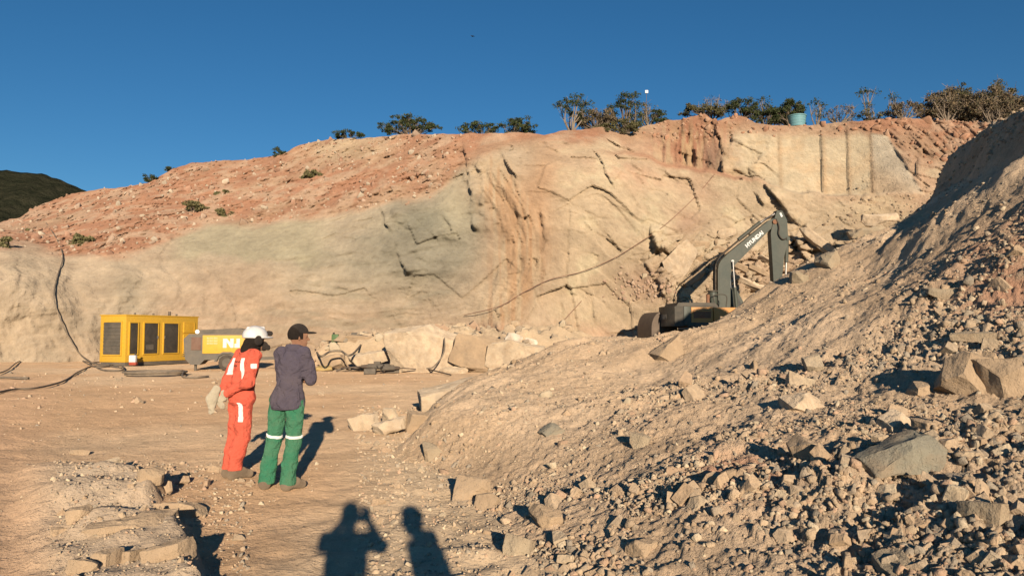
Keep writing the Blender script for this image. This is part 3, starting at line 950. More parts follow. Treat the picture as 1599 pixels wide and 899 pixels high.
boulder('pale slab near the top of the dark hollow', 1474, 457, 60, 18, M_slab, 103, depth=0.7, n=12, power=6)
boulder('small round tan stone in front of the large brown boulder', 1436, 609, 30, 26, M_tanrock, 105, depth=0.2)
boulder('tan flat rock on the smooth upper slope', 1040, 548, 60, 28, M_tanrock, 107, depth=0.7, n=12, power=5, tilt=-30)
boulder('grey slab sticking up at the crest below the excavator arm', 1245, 434, 24, 24, M_slab, 109, depth=0.5, power=5)
boulder('dark triangular rock standing on the crest', 1290, 408, 40, 26, M_slab, 111, depth=0.7, power=5, tilt=-20)
boulder('layered grey slab lying along the crest of the heap', 1322, 401, 104, 26, M_slab, 113, d=17.4, depth=0.9, n=14, power=7, tilt=-13, rough=0.03)
boulder('cream block on the slope under the sawn face', 1374, 343, 56, 20, M_cream, 115, d=46.5, depth=1.4, power=6, tilt=2, n=12)
boulder('flat cream slab below the cream block under the sawn face', 1358, 362, 66, 16, M_slab, 117, d=45.2, depth=1.6, power=6, tilt=-4, n=12)
boulder('tan stone beside the long shadow at the bottom edge', 1003, 856, 40, 30, M_tanrock, 119, depth=0.2)
boulder('grey cobble among rubble at the bottom centre', 808, 852, 48, 40, M_slab, 121, depth=0.22)
# left foreground
for lab, px, py, w, h, s in [('light rock at the corner of the low outcrop', 285, 795, 70, 34, 131), ('tan rock on the low outcrop nearest the orange worker', 235, 740, 44, 26, 133), ('flat pale rock in the middle of the low outcrop', 205, 815, 120, 24, 135),
                             ('small dark stone left of the outcrop corner', 125, 800, 34, 26, 137), ('cream stone at the bottom of the outcrop', 265, 860, 60, 36, 139), ('rough stone at the bottom left among broken pieces', 165, 872, 40, 34, 141),
                             ('angular stone at the far end of the outcrop', 125, 706, 30, 12, 143), ('grey stone at the bottom left beside the sand bank', 130, 885, 46, 34, 145), ('chipped cream stone in front of the broken pieces', 205, 868, 36, 26, 147)]:
    boulder(lab, px, py, w, h, M_tanrock, s, depth=w / 1186 * 7 * 0.7, n=14, sink=0.6)

# ================================================================== loose stones
variants = []
for k in range(26):
    r = np.random.default_rng(500 + k)
    bm = hull_rock(600 + k, int(r.integers(3, 6)), (1, r.uniform(0.6, 1.0), r.uniform(0.45, 0.85)), r.uniform(2.2, 4.5))
    v, f = bm_arrays(bm)
    variants.append((v, f))
stone_meshes = []
for k, (v, f) in enumerate(variants):
    bm = bmesh.new()
    bv = [bm.verts.new(q) for q in v]
    for t in f:
        bm.faces.new([bv[i] for i in t])
    bmesh.ops.dissolve_limit(bm, angle_limit=math.radians(16), verts=bm.verts, edges=bm.edges)
    bmesh.ops.bevel(bm, geom=list(bm.edges), offset=0.04, segments=1, affect='EDGES', clamp_overlap=True)
    me = bpy.data.meshes.new('stone')
    bm.to_mesh(me)
    bm.free()
    finish_mesh(me, M_stone, False)
    stone_meshes.append(me)
def rand_rot(r, n):
    q = r.normal(size=(n, 4))
    q /= np.linalg.norm(q, axis=1)[:, None]
    w, x, y, z = q.T
    return np.stack([np.stack([1 - 2 * (y * y + z * z), 2 * (x * y - z * w), 2 * (x * z + y * w)], -1),
                     np.stack([2 * (x * y + z * w), 1 - 2 * (x * x + z * z), 2 * (y * z - x * w)], -1),
                     np.stack([2 * (x * z - y * w), 2 * (y * z + x * w), 1 - 2 * (x * x + y * y)], -1)], 1)
M_rubble = earth_mat('rubble_mix', (6.0,), ((14.0, 0.04), (50.0, 0.015)), var=0.15)
def scatter(name, parent, pos, size, r, cols, n_parts, mat=None):
    """stones at pos: the largest in view as parts, the rest as one part of kind stuff"""
    app = size / np.maximum(pos[:, 1], 1)
    order = np.argsort(-app)
    rots = rand_rot(r, len(pos))
    for k in order[:n_parts]:
        M = Matrix(rots[k].tolist()).to_4x4()
        o = bpy.data.objects.new('stone', stone_meshes[int(r.integers(len(stone_meshes)))])
        COL.objects.link(o)
        o.parent = parent
        s = float(size[k])
        o.matrix_local = Matrix.Translation(pos[k].tolist()) @ M @ Matrix.Diagonal((s, s, s, 1))
    rest = order[n_parts:]
    which = r.integers(len(variants), size=len(rest))
    V, F, C = [], [], []
    off = 0
    for q, (v, f) in enumerate(variants):
        ids = rest[which == q]
        if len(ids) == 0:
            continue
        w = np.einsum('nij,vj->nvi', rots[ids], v) * size[ids][:, None, None] + pos[ids][:, None]
        V.append(w.reshape(-1, 3))
        F.append((f[None] + (np.arange(len(ids)) * len(v))[:, None, None] + off).reshape(-1, 3))
        C.append(np.repeat(cols[ids], len(v), 0))
        off += len(ids) * len(v)
    me = np_mesh(name, np.concatenate(V), np.concatenate(F), mat or M_rubble, False, np.concatenate(C))
    o = link(name, me, parent)
    o['kind'] = 'stuff'
    return o
r = np.random.default_rng(42)
stone_cols = np.array([(0.50, 0.365, 0.235), (0.55, 0.42, 0.28), (0.44, 0.35, 0.25), (0.60, 0.49, 0.34), (0.52, 0.36, 0.24), (0.38, 0.315, 0.235), (0.52, 0.395, 0.265)])
# heap: candidates are heap surface points in the picture
hvv_, keep_, rough_ = heap_grid
pv = hvv_[:-1, :-1][keep_]
rg = rough_[:-1, :-1][keep_]
ppx = px_of(pv[:, 0], pv[:, 1])
ok = (ppx > 600) & (ppx < 1680) & (pv[:, 2] > -0.05)
pv, rg, ppx = pv[ok], rg[ok], ppx[ok]
dist = pv[:, 1]
clus = fbm(pv * 0.9, 3, 211) * 0.5 + 0.5
# more and bigger stones low down and on the right, few on the smooth upper left
wgt = 0.16 + 0.9 * rg + 0.7 * sstep(9, 5, dist) * sstep(0.35, 0.6, clus)
wgt *= 0.25 + 1.6 * sstep(0.35, 0.65, clus)
wgt *= dist ** 0.1 * (0.35 + 0.65 * sstep(12, 8, dist))
nst = 24000
idx = r.choice(len(pv), nst, replace=False, p=wgt / wgt.sum())
u = r.random(nst)
pxsz = 1.55 * (1 - u * 0.998) ** (-0.40)                 # half size in photograph pixels, long tail
pxsz = np.clip(pxsz * (0.75 + 0.6 * rg[idx] + 0.7 * sstep(8, 5, dist[idx])), 1.3, 17)
sz = pxsz * dist[idx] / FPX
sz = np.clip(sz, 0.008, np.where(dist[idx] > 11, 0.055 + 0.10 * (r.random(nst) > 0.985), 0.20))
pos = pv[idx] + np.array([0, 0, 1.0]) * (sz * r.uniform(-0.45, 0.35, nst))[:, None]
cc = stone_cols[r.integers(len(stone_cols), size=nst)] * r.uniform(0.85, 1.15, (nst, 1))
scatter('rubble', heap_o, pos, sz, r, cc, 290)
# floor: gravel near the toe of the heap, in the left foreground, a few on the open floor
n = 4400
fx, fy = [], []
t = r.random(n)
g1 = int(n * 0.55)
d_ = 4.6 * (17 / 4.6) ** r.random(g1)
fx += list((r.uniform(560, 860, g1) - CX) / FPX * d_)
fy += list(d_)
g2 = int(n * 0.28)
d_ = 4.6 * (9.5 / 4.6) ** r.random(g2)
fx += list((r.uniform(90, 400, g2) - CX) / FPX * d_)
fy += list(d_)
g3 = n - g1 - g2
d_ = 6 * (34 / 6) ** r.random(g3)
fx += list((r.uniform(0, 800, g3) - CX) / FPX * d_)
fy += list(d_)
fx, fy = np.array(fx), np.array(fy)
fz = floor_z(fx, fy)
u = r.random(n)
pxsz = np.clip(1.4 * (1 - u * 0.998) ** (-0.36), 1.1, 13)
pxsz[g1 + g2:] *= 0.6
sz = np.clip(pxsz * fy / FPX, 0.006, 0.16)
cc = stone_cols[r.integers(len(stone_cols), size=n)] * r.uniform(0.95, 1.25, (n, 1))
scatter('gravel', floor_o, np.stack([fx, fy, fz + sz * r.uniform(-0.1, 0.4, n)], -1), sz, r, cc, 90)
# bench at the foot of the wall
n = 240
d_ = r.uniform(33.5, 45, n)
fx = (r.uniform(470, 900, n) - CX) / FPX * d_
sz = np.clip(0.10 * (1 - r.random(n) * 0.99) ** (-0.4), 0.05, 0.28)
cc = stone_cols[r.integers(len(stone_cols), size=n)] * 0.88
scatter('bench_rubble', floor_o, np.stack([fx, d_, floor_z(fx, d_) + sz * 0.1], -1), sz, r, cc, 0)
# quarry face: pale stones on the soil slope, broken slabs, talus
cand = []
colr = []
szs = []
def face_stones(n, x0, x1, mask, smin, smax, ex, palette, up=0.0):
    k = 0
    while k < n:
        i = int(r.integers(len(pxs)))
        if not (x0 < pxs[i] < x1):
            continue
        j = int(r.integers(rows))
        if r.random() > mask[i, j]:
            continue
        s = min(smax, smin * (1 - r.random() * 0.995) ** (-ex))
        q = P(PX[i, j], PY[i, j], D[i, j] - 0.3 * s)
        cand.append(q)
        szs.append(s)
        colr.append(np.array(palette[int(r.integers(len(palette)))]) * r.uniform(0.85, 1.15))
        k += 1
face_stones(900, -20, 760, soil_slope, 0.08, 0.36, 0.38, [(0.45, 0.33, 0.24), (0.40, 0.24, 0.16), (0.42, 0.29, 0.20), (0.52, 0.43, 0.32), (0.36, 0.21, 0.14)])
face_stones(200, 1280, 1480, talus, 0.06, 0.2, 0.4, [(0.46, 0.36, 0.24), (0.42, 0.31, 0.21)])
face_stones(240, 1000, 1560, red * sstep(1000, 1010, PX), 0.10, 0.35, 0.35, [(0.46, 0.30, 0.2), (0.42, 0.24, 0.15)])
fm = np.clip(frac * 1.2 - 0.2, 0, 1)
face_stones(60, 1000, 1320, fm, 0.08, 0.25, 0.4, [(0.47, 0.36, 0.24), (0.44, 0.32, 0.21), (0.52, 0.42, 0.29)])
face_stones(110, 940, 1060, gauss(PX, PY, 1005, 450, 45, 16), 0.07, 0.2, 0.3, [(0.45, 0.31, 0.22), (0.46, 0.34, 0.24)])
scatter('face_rubble', cliff_o, np.array(cand), np.array(szs), r, np.array(colr), 0)
# broken slabs of the fractured zone, each one a part of the face
slabs = []
for k in range(6):
    m = rock_mesh('rock_slab', 700 + k, (1.0, 0.55, 0.42), M_cream if k % 3 else M_tanrock, n=5, power=6, cuts=2, rough=0.04)
    slabs.append(m)
for (px, py, w, h, tilt) in [(1062, 410, 62, 42, -42), (1092, 383, 34, 11, 5), (1133, 365, 30, 16, -4), (1085, 436, 40, 12, -40), (1105, 425, 30, 10, 30), (1098, 408, 30, 12, 42),
                             (1128, 392, 30, 10, 25), (1165, 440, 60, 10, 22), (1190, 428, 56, 9, 26), (1180, 452, 52, 9, 20), (1205, 410, 46, 9, 28), (1160, 420, 40, 8, 24),
                             (1060, 456, 20, 10, -10), (1278, 380, 74, 14, 44), (1290, 392, 50, 9, 42), (1052, 372, 30, 9, -8), (1200, 455, 40, 8, 14), (1128, 455, 24, 9, 18)]:
    c = cliff_pt(px, py, 0.05)
    m = c[1] / FPX
    me = slabs[int(r.integers(6))]
    o = link('rock_slab', me, cliff_o, c, (r.uniform(-0.3, 0.1), math.radians(tilt), r.uniform(-0.35, 0.15)), (w * m / 2, w * m / 2 * 0.8, h * m / 2 / 0.42))

# ================================================================== plants on the hilltop
def leaf_mat(name, c0, c1):
    m, nt, bs = new_mat(name)
    vc = N(nt, 'ShaderNodeVertexColor', layer_name='Col').outputs[0]
    nt.links.new(vc, bs.inputs['Base Color'])
    bs.inputs['Roughness'].default_value = 0.7
    bs.inputs['Specular IOR Level'].default_value = 0.2
    return m
M_leaf = leaf_mat('leaves', None, None)
M_twig = earth_mat('twigs', (4.0,), ((10.0, 0.01),), base=(0.20, 0.155, 0.115), var=0.2)
M_twig_pale = earth_mat('pale_twigs', (4.0,), ((10.0, 0.01),), base=(0.30, 0.24, 0.18), var=0.2)
LEAF = {'green': [(0.045, 0.062, 0.022), (0.065, 0.080, 0.030), (0.035, 0.048, 0.020), (0.085, 0.090, 0.036)],
        'olive': [(0.12, 0.11, 0.048), (0.15, 0.13, 0.06), (0.09, 0.086, 0.038)],
        'tuft': [(0.17, 0.155, 0.065), (0.21, 0.18, 0.085), (0.13, 0.125, 0.055)],
        'dry': [(0.17, 0.125, 0.075), (0.13, 0.10, 0.06), (0.21, 0.155, 0.09), (0.11, 0.10, 0.055)]}
def plant(label, cat, px, w, h, seed, kind='green', leaves=1.0, twigs=1.0, behind=1.5, group=None, name='shrub', blobs=None, base=None, dens=1.0, leaf=0.095, stems=5, pale=False, lift=0.0):
    """shrub or small tree of w x h photograph pixels standing on the hilltop at px; blobs = clump centres in (u,v) of that box"""
    r = np.random.default_rng(seed)
    b = sky_pt(px, behind) if base is None else np.array(base, float)
    m = b[1] / FPX
    W, Hh = w * m, h * m
    root = thing(name, label, cat, b - np.array([0, 0, 0.15]), 0, group)
    if blobs is None:
        nb = max(5, int(W * Hh * 2.2 * dens) + 4)
        blobs = [(r.uniform(-0.46, 0.46), r.uniform(0.25, 0.95)) for _ in range(nb)]
        blobs = [(u, v * (1 - 0.9 * abs(u) ** 1.6 * 1.5)) for u, v in blobs]
    nsub = 0
    if Hh * Hh * leaves > 0.2:
        nsub = 2
    V, F, C, off = [], [], [], 0
    TV, TF, toff = [], [], 0
    tr = max(0.018, 0.028 * Hh)
    for si, (u, v) in enumerate(blobs):
        c = np.array([u * W, r.uniform(-0.35, 0.35) * min(W, 2.5), v * Hh])
        st = np.array([(u * 0.35 + r.uniform(-0.05, 0.05)) * W * 0.5, c[1] * 0.3, 0.0])
        mid = st * 0.45 + c * 0.55 + r.normal(size=3) * 0.06 * Hh
        mid[2] *= 0.8
        pts = curve_pts([st, mid, c], 6)
        tv, tf = tube_data(pts, np.linspace(tr, tr * 0.3, 6), 4)
        TV.append(tv)
        TF.append(tf + toff)
        toff += len(tv)
        for _ in range(int(5 * twigs)):
            k = r.integers(2, 6)
            a = pts[k]
            e = a + r.normal(size=3) * np.array([0.16, 0.16, 0.13]) * (0.6 + Hh * 0.35) + np.array([0, 0, 0.10 * Hh])
            tv, tf = tube_data(np.array([a, (a + e) / 2 + r.normal(size=3) * 0.04, e]), np.array([0.013, 0.010, 0.006]) * (0.8 + 0.3 * Hh), 3)
            TV.append(tv)
            TF.append(tf + toff)
            toff += len(tv)
        cs_ = [c]
        for _ in range(nsub):
            e = c + r.normal(size=3) * np.array([0.26, 0.22, 0.16])
            e[2] = np.clip(e[2], 0.1, 1.02 * Hh)
            cs_.append(e)
            tv, tf = tube_data(np.array([pts[3], (pts[3] + e) / 2 + r.normal(size=3) * 0.03, e]), np.array([0.02, 0.014, 0.008]), 3)
            TV.append(tv)
            TF.append(tf + toff)
            toff += len(tv)
        nl = int(58 * leaves)
        for c in cs_ if nl else []:
            rad = np.array([1, 1, 0.62]) * (0.17 + 0.07 * min(Hh, 3)) * r.uniform(0.6, 1.5)
            q = r.normal(size=(nl, 3))
            q = q / np.linalg.norm(q, axis=1)[:, None] * r.uniform(0.35, 1.1, (nl, 1)) * rad + c
            q[:, 2] = np.maximum(q[:, 2], 0.02)
            R3 = rand_rot(r, nl)
            s = leaf * r.uniform(0.6, 1.3, nl)
            card = np.array([(-0.5, -1, 0), (0.5, -1, 0.15), (0.5, 1, 0), (-0.5, 1, 0.15)]) * 0.62
            lv = np.einsum('nij,vj->nvi', R3, card) * s[:, None, None] + q[:, None]
            V.append(lv.reshape(-1, 3))
            F.append(np.arange(nl * 4).reshape(-1, 4) + off)
            off += nl * 4
            pal = np.array(LEAF[kind])
            C.append(np.repeat(pal[r.integers(len(pal), size=nl)] * r.uniform(0.75, 1.25, (nl, 1)), 4, 0))
    link('branches' if name == 'shrub' else 'trunk', np_mesh('branches', np.concatenate(TV), np.concatenate(TF), M_twig_pale if pale else M_twig, True), root)
    if V:
        link('foliage' if name == 'shrub' else 'crown', np_mesh('foliage', np.concatenate(V), np.concatenate(F), M_leaf, False, np.concatenate(C)), root)
    return root
RG = 'shrubs along the hilltop'
plant('low dark shrub furthest left on the skyline beyond the tan slope', 'shrub', 547, 64, 14, 1, behind=4, group=RG)
plant('wide dark green shrub left of the middle on the skyline', 'shrub', 640, 98, 30, 2, behind=3, group=RG, dens=1.5)
plant('flat dark shrub on the skyline, left of its rounder neighbour', 'shrub', 752, 66, 24, 3, behind=3, group=RG)
plant('rounded dark shrub on the skyline right of the flat one', 'shrub', 802, 54, 26, 4, behind=3, group=RG, dens=1.5)
plant('slender pale stemmed tree with a small green crown', 'tree', 892, 50, 54, 5, behind=2.5, name='tree', pale=True, blobs=[(-.35, .85), (-.1, .95), (.2, .92), (.42, .85), (.35, .65), (-.2, .7), (.1, .75), (0, .6), (.3, .5)], dens=1.2)
plant('dry brown bush between the two trees on the hilltop', 'shrub', 930, 62, 34, 6, 'dry', behind=2.0, group=RG, dens=2.0, leaves=0.9, twigs=2)
plant('tallest dark tree on the hilltop', 'tree', 978, 62, 66, 7, behind=2.2, name='tree', blobs=[(-.4, .7), (-.3, .55), (-.15, .85), (0, .98), (.15, .92), (.25, .78), (.05, .75), (-.1, .65), (.3, .55), (.1, .5), (.35, .35), (-.25, .35), (0, .3), (.2, .2), (-.4, .25)], leaves=1.3)
plant('bare pale twiggy bush right of the tallest tree', 'shrub', 1012, 26, 40, 8, 'olive', behind=1.8, group=RG, leaves=0.25, twigs=3, pale=True)
plant('olive grassy bush on the edge left of the red knoll', 'shrub', 962, 66, 20, 9, 'olive', behind=0.2, group=RG, dens=2.0)
plant('small dark bush right of the tallest tree', 'shrub', 1024, 32, 22, 10, behind=1.6, group=RG)
plant('olive grass clump on top of the red knoll', 'shrub', 1100, 66, 20, 11, 'olive', behind=1.2, group=RG, dens=2)
plant('bare grey twigs rising behind the red knoll', 'shrub', 1112, 54, 36, 12, 'dry', behind=3.0, group=RG, leaves=0.12, twigs=3, pale=True)
plant('dark leafy shrub right of the red knoll', 'shrub', 1160, 50, 32, 13, behind=2.5, group=RG, dens=1.6)
plant('dark spreading shrub left of the blue tank', 'shrub', 1196, 44, 32, 14, behind=2.5, group=RG, dens=1.6)
plant('dense olive shrub just behind the blue tank', 'shrub', 1234, 54, 42, 15, behind=3.0, group=RG, dens=2.0)
plant('thin twig with a few leaves left of the blue tank', 'shrub', 1190, 16, 46, 16, behind=3.5, group=RG, leaves=0.3, blobs=[(0, .95), (-.3, .85), (.3, .7), (0, .5)], pale=True)
plant('thin bare sapling right of the blue tank', 'tree', 1275, 26, 40, 17, behind=2.5, name='tree', leaves=0.4, twigs=2, blobs=[(-.3, .95), (.1, .95), (.4, .85), (0, .6), (.2, .4)], pale=True)
plant('grey twiggy bush right of the thin bare sapling', 'shrub', 1310, 46, 34, 18, 'dry', behind=2.2, group=RG, leaves=0.2, twigs=3, pale=True)
plant('tall lone twig with a leafy tip on the hilltop', 'tree', 1356, 22, 52, 19, behind=2.8, name='tree', leaves=0.45, blobs=[(-.1, .97), (.4, .92), (-.3, .88), (0, .5)], pale=True)
plant('low grey green shrub under the tall lone twig', 'shrub', 1366, 44, 22, 20, 'olive', behind=1.6, group=RG, leaves=0.5, twigs=2)
plant('second lone twig with a tiny leafy tip', 'tree', 1395, 14, 42, 21, behind=3, name='tree', leaves=0.3, blobs=[(0, .97), (.3, .85), (-.2, .5)], pale=True)
for k, (px, w, h, lab) in enumerate([(1410, 60, 32, 'first'), (1446, 56, 40, 'second'), (1478, 58, 54, 'third'), (1512, 60, 52, 'fourth'), (1548, 62, 60, 'fifth'), (1582, 60, 58, 'sixth')]):
    plant('dry brown thicket bush, %s from the left in the long thicket' % lab, 'shrub', px, w, h, 30 + k, 'dry', behind=2.2 + 0.5 * (k % 2), group=RG, dens=1.3, leaves=0.75 if k > 1 else 0.4, twigs=3, pale=k % 2 == 0)
plant('olive bush behind the thicket at the right edge', 'shrub', 1560, 64, 68, 38, 'olive', behind=4.0, group=RG, dens=1.6, leaves=1.0)
plant('olive bush behind the middle of the thicket', 'shrub', 1500, 70, 62, 39, 'olive', behind=4.2, group=RG, dens=1.4, leaves=0.9)
plant('dry bush at the right end of the skyline', 'shrub', 1625, 70, 54, 40, 'dry', behind=3.0, group=RG, dens=1.6, leaves=1.0, twigs=2)
for k, (px, py, w, h, lab) in enumerate([(124, 378, 26, 24, 'yellow green tuft on the red slope above the hose'), (305, 327, 34, 18, 'wide grey green tuft on the red slope'), (345, 335, 24, 14, 'dark tuft right of the wide grey green one'),
                                       (8, 385, 18, 22, 'olive tuft at the left edge of the picture'), (348, 300, 18, 8, 'small dark tuft high on the red slope'), (490, 270, 26, 12, 'bright green tuft high on the soil slope'),
                                       (46, 358, 24, 8, 'flat green tuft near the left skyline'), (478, 275, 12, 8, 'tiny green tuft beside the bright one')]):
    plant(lab, 'shrub', px, w, h, 60 + k, 'tuft', group='tufts on the soil slope', base=cliff_pt(px, py, 0.4) - np.array([0, 0, 0.3]), dens=1.2, leaf=0.13)
plant('small green shrub on the left skyline', 'shrub', 236, 18, 14, 71, 'green', behind=0.4, group=RG)
plant('small green shrub on the skyline left of the tan mound', 'shrub', 436, 16, 14, 72, 'green', behind=0.4, group=RG)
plant('tiny dark shrub lowest on the left skyline', 'shrub', 266, 16, 7, 73, 'green', behind=0.4, group=RG)
# ================================================================== excavator
M_exc = paint_mat('excavator_grey_green', (0.046, 0.062, 0.050), 0.16, rough=0.5, scale=1.2)
M_exc_dark = paint_mat('excavator_dark', (0.030, 0.034, 0.030), 0.30, rough=0.6, scale=1.2)
M_exc_or = paint_mat('excavator_orange', (0.62, 0.27, 0.055), 0.35, rough=0.5, scale=1.2)
M_steel = paint_mat('worn_steel', (0.11, 0.085, 0.07), 0.35, rough=0.6, metallic=0.3, scale=2.0)
M_chrome = paint_mat('cylinder_rod', (0.35, 0.34, 0.32), 0.25, rough=0.35, metallic=0.7, scale=2.0)
M_black = paint_mat('black_rubber', (0.022, 0.021, 0.020), 0.30, rough=0.8, scale=3.0)
M_rust = paint_mat('rusty_pin', (0.22, 0.09, 0.045), 0.3, rough=0.8)
M_lettw = paint_mat('white_lettering', (0.75, 0.74, 0.70), 0.12, rough=0.6)
M_lettg = paint_mat('faded_lettering', (0.16, 0.155, 0.14), 0.3, rough=0.8)
M_glass = paint_mat('dusty_glass', (0.035, 0.045, 0.05), 0.35, rough=0.2)

EX_D = 43.0
ex_px = 1117
ex_base = P(ex_px, 540, EX_D)
ex_base[2] = 0.86
ex = thing('excavator', 'grey green and orange excavator with raised arm behind the spoil heap', 'excavator', ex_base, math.radians(6), scale=1.13)
# side profile in the machine's own X (forward) and Z (up); Y is to its left, away from the camera
for s, nm in ((-1, 'near'), (1, 'far')):
    prof = []
    for t in np.linspace(math.pi / 2, 1.5 * math.pi, 8):
        prof.append((-1.75 + 0.45 * math.cos(t), 0.45 + 0.45 * math.sin(t)))
    for t in np.linspace(-math.pi / 2, math.pi / 2, 8):
        prof.append((1.75 + 0.45 * math.cos(t), 0.45 + 0.45 * math.sin(t)))
    tr = prism('track', prof, s * 1.2 - 0.3, s * 1.2 + 0.3, M_black, ex, 0.03)
    for k in range(7):
        cyl('roller', (-1.5 + k * 0.5, s * 1.2 - 0.33, 0.35), (-1.5 + k * 0.5, s * 1.2 + 0.33, 0.35), 0.16, M_steel, tr)
box('undercarriage', (0, 0, 0.55), (2.2, 1.7, 0.5), M_exc_dark, ex)
cyl('slew_ring', (0, 0, 0.78), (0, 0, 1.02), 0.68, M_exc_dark, ex, seg=28)
box('deck', (-0.15, 0, 1.12), (3.4, 2.6, 0.24), M_exc_dark, ex)
# counterweight with rounded back
prof = [(-2.05, -1.30), (-2.45, -1.18), (-2.66, -0.7), (-2.72, 0), (-2.66, 0.7), (-2.45, 1.18), (-2.05, 1.30)]
bm = bmesh.new()
a = [bm.verts.new((x, y, 1.05)) for x, y in prof]
b = [bm.verts.new((x, y, 2.02)) for x, y in prof]
bm.faces.new(a)
bm.faces.new(b[::-1])
for i in range(7):
    bm.faces.new((a[i], b[i], b[(i + 1) % 7], a[(i + 1) % 7]))
cw = bm_obj('counterweight', bm, M_exc_dark, ex, smooth=True, bevel=0.09)
text_obj('lettering', 'HYUNDAI', 0.34, M_lettg, cw, Matrix.Translation((-2.715, 0.05, 1.5)) @ Matrix.Rotation(-math.pi / 2, 4, 'Z') @ Matrix.Rotation(math.pi / 2, 4, 'X'), bold=0.012)
box('side_panel', (-1.86, -1.27, 1.55), (0.36, 0.10, 0.92), M_exc, ex)
# engine hood, side doors
prism('hood', [(-2.3, 2.03), (-2.2, 2.20), (-0.35, 2.20), (-0.2, 2.03)], -1.0, 1.0, M_exc_dark, ex, 0.05)
d1 = box('side_door', (-1.13, -1.27, 1.60), (1.08, 0.08, 0.74), M_exc_or, ex)
box('recess', (-1.13, -1.318, 1.64), (0.86, 0.02, 0.40), M_rust, d1, 0.005)
box('grip_bar', (-1.13, -1.335, 1.78), (0.9, 0.03, 0.05), M_exc_or, d1, 0.005)
box('side_box', (0.25, -1.15, 1.60), (1.6, 0.34, 0.72), M_exc_or, ex, 0.04)
box('engine_block', (-1.2, 0.1, 1.62), (2.0, 2.3, 0.80), M_exc_dark, ex, 0.02)
box('tool_box', (0.9, -0.85, 1.62), (0.8, 0.6, 0.66), M_exc, ex, 0.03)
cyl('exhaust', (-0.55, -0.55, 2.15), (-0.55, -0.55, 2.62), 0.09, M_rust, ex)
cyl('air_filter', (-0.28, -0.5, 2.15), (-0.28, -0.5, 2.75), 0.22, M_exc, ex, bevel=0.04)
cyl('filter_cap', (-0.28, -0.5, 2.75), (-0.28, -0.5, 2.83), 0.26, M_exc_dark, ex, bevel=0.02)
# operator's cab on the far side
cabp = [(0.05, 1.25), (0.05, 2.72), (0.2, 2.86), (1.35, 2.86), (1.75, 2.1), (1.75, 1.25)]
cab = prism('cab', cabp, 0.35, 1.30, M_exc, ex, 0.04)
prism('window', [(0.2, 2.0), (0.2, 2.6), (0.3, 2.68), (1.28, 2.68), (1.58, 2.1), (1.58, 2.0)], 0.325, 0.345, M_glass, cab, 0.0)
box('rear_window', (0.035, 0.82, 2.3), (0.02, 0.7, 0.55), M_glass, cab, 0.0)
# boom: banana shape, lower part nearly upright, upper part leaning forward
def ribbon(center, width):
    c = np.array(center, float)
    t = np.gradient(c, axis=0)
    t /= np.linalg.norm(t, axis=1)[:, None]
    n_ = np.stack([-t[:, 1], t[:, 0]], -1)
    w = np.array(width)[:, None] / 2
    return [tuple(q) for q in c + n_ * w] + [tuple(q) for q in (c - n_ * w)[::-1]]
bpoly = [(0.20, 1.5), (0.13, 2.16), (0.15, 3.90), (0.20, 4.15), (0.32, 4.36), (0.72, 4.74), (2.87, 6.42), (3.16, 6.54), (3.30, 6.36), (3.26, 6.18), (2.90, 5.94), (1.04, 4.14), (0.86, 3.88), (0.79, 3.5), (0.77, 2.16), (0.72, 1.5)]
boom = prism('boom', bpoly, -0.14, 0.14, M_exc, ex, 0.015)
prism('weld_plate', [(0.22, 2.2), (0.23, 3.85), (0.70, 3.85), (0.68, 2.2)], -0.152, -0.142, M_exc, boom, 0.0)
u = Vector((0.93, 0, 0.78)).normalized()
up = Vector((-u.z, 0, u.x))
M3 = Matrix((u, up, u.cross(up))).transposed().to_4x4()
c0 = Vector((2.08, -0.145, 5.44))
text_obj('lettering', 'HYUNDAI', 0.262, M_lettw, boom, Matrix.Translation(c0) @ M3, bold=0.014)
cyl('pin', (0.90, -0.20, 4.32), (0.90, 0.20, 4.32), 0.075, M_chrome, boom)
cyl('foot_pin', (0.55, -0.36, 1.75), (0.55, 0.36, 1.75), 0.14, M_rust, boom)
cyl('tip_pin', (3.14, -0.25, 6.34), (3.14, 0.25, 6.34), 0.12, M_rust, boom)
# boom lift cylinders, one each side
for s in (-1, 1):
    c1 = cyl('lift_cylinder', (1.05, s * 0.26, 1.75), (0.95, s * 0.26, 3.0), 0.09, M_exc, ex)
    cyl('rod', (0.95, s * 0.26, 2.95), (0.88, s * 0.26, 4.30), 0.045, M_chrome, c1)
# stick with its cheek plates at the top
st = [(3.07, 6.32), (3.28, 6.93), (3.56, 6.90), (3.80, 6.42), (3.84, 5.40), (3.60, 4.56), (3.40, 3.0), (3.03, 2.9), (2.97, 4.56), (2.92, 5.78)]
stick = prism('stick', st, -0.20, 0.20, M_exc, ex, 0.03)
box('warning_plate', (3.48, -0.215, 6.70), (0.10, 0.012, 0.22), M_lettw, stick, 0.0, Matrix.Rotation(math.radians(-25), 3, 'Y').to_3x3())
tube('hose', [(3.2, -0.24, 6.5), (3.32, -0.30, 6.1), (3.30, -0.30, 5.7), (3.5, -0.28, 5.45), (3.75, -0.24, 5.5)], 0.035, M_black, stick, 20)
ac = cyl('stick_cylinder', (1.30, 0, 5.42), (2.45, 0, 6.32), 0.10, M_exc, ex)
cyl('rod', (2.40, 0, 6.28), (3.34, 0, 6.84), 0.055, M_chrome, ac)
bcyl = cyl('bucket_cylinder', (3.86, 0, 5.55), (3.80, 0, 4.3), 0.10, M_exc, ex)
cyl('rod', (3.80, 0, 4.4), (3.72, 0, 3.0), 0.05, M_chrome, bcyl)
cyl('pin', (3.82, -0.24, 5.50), (3.82, 0.24, 5.50), 0.10, M_exc, bcyl)
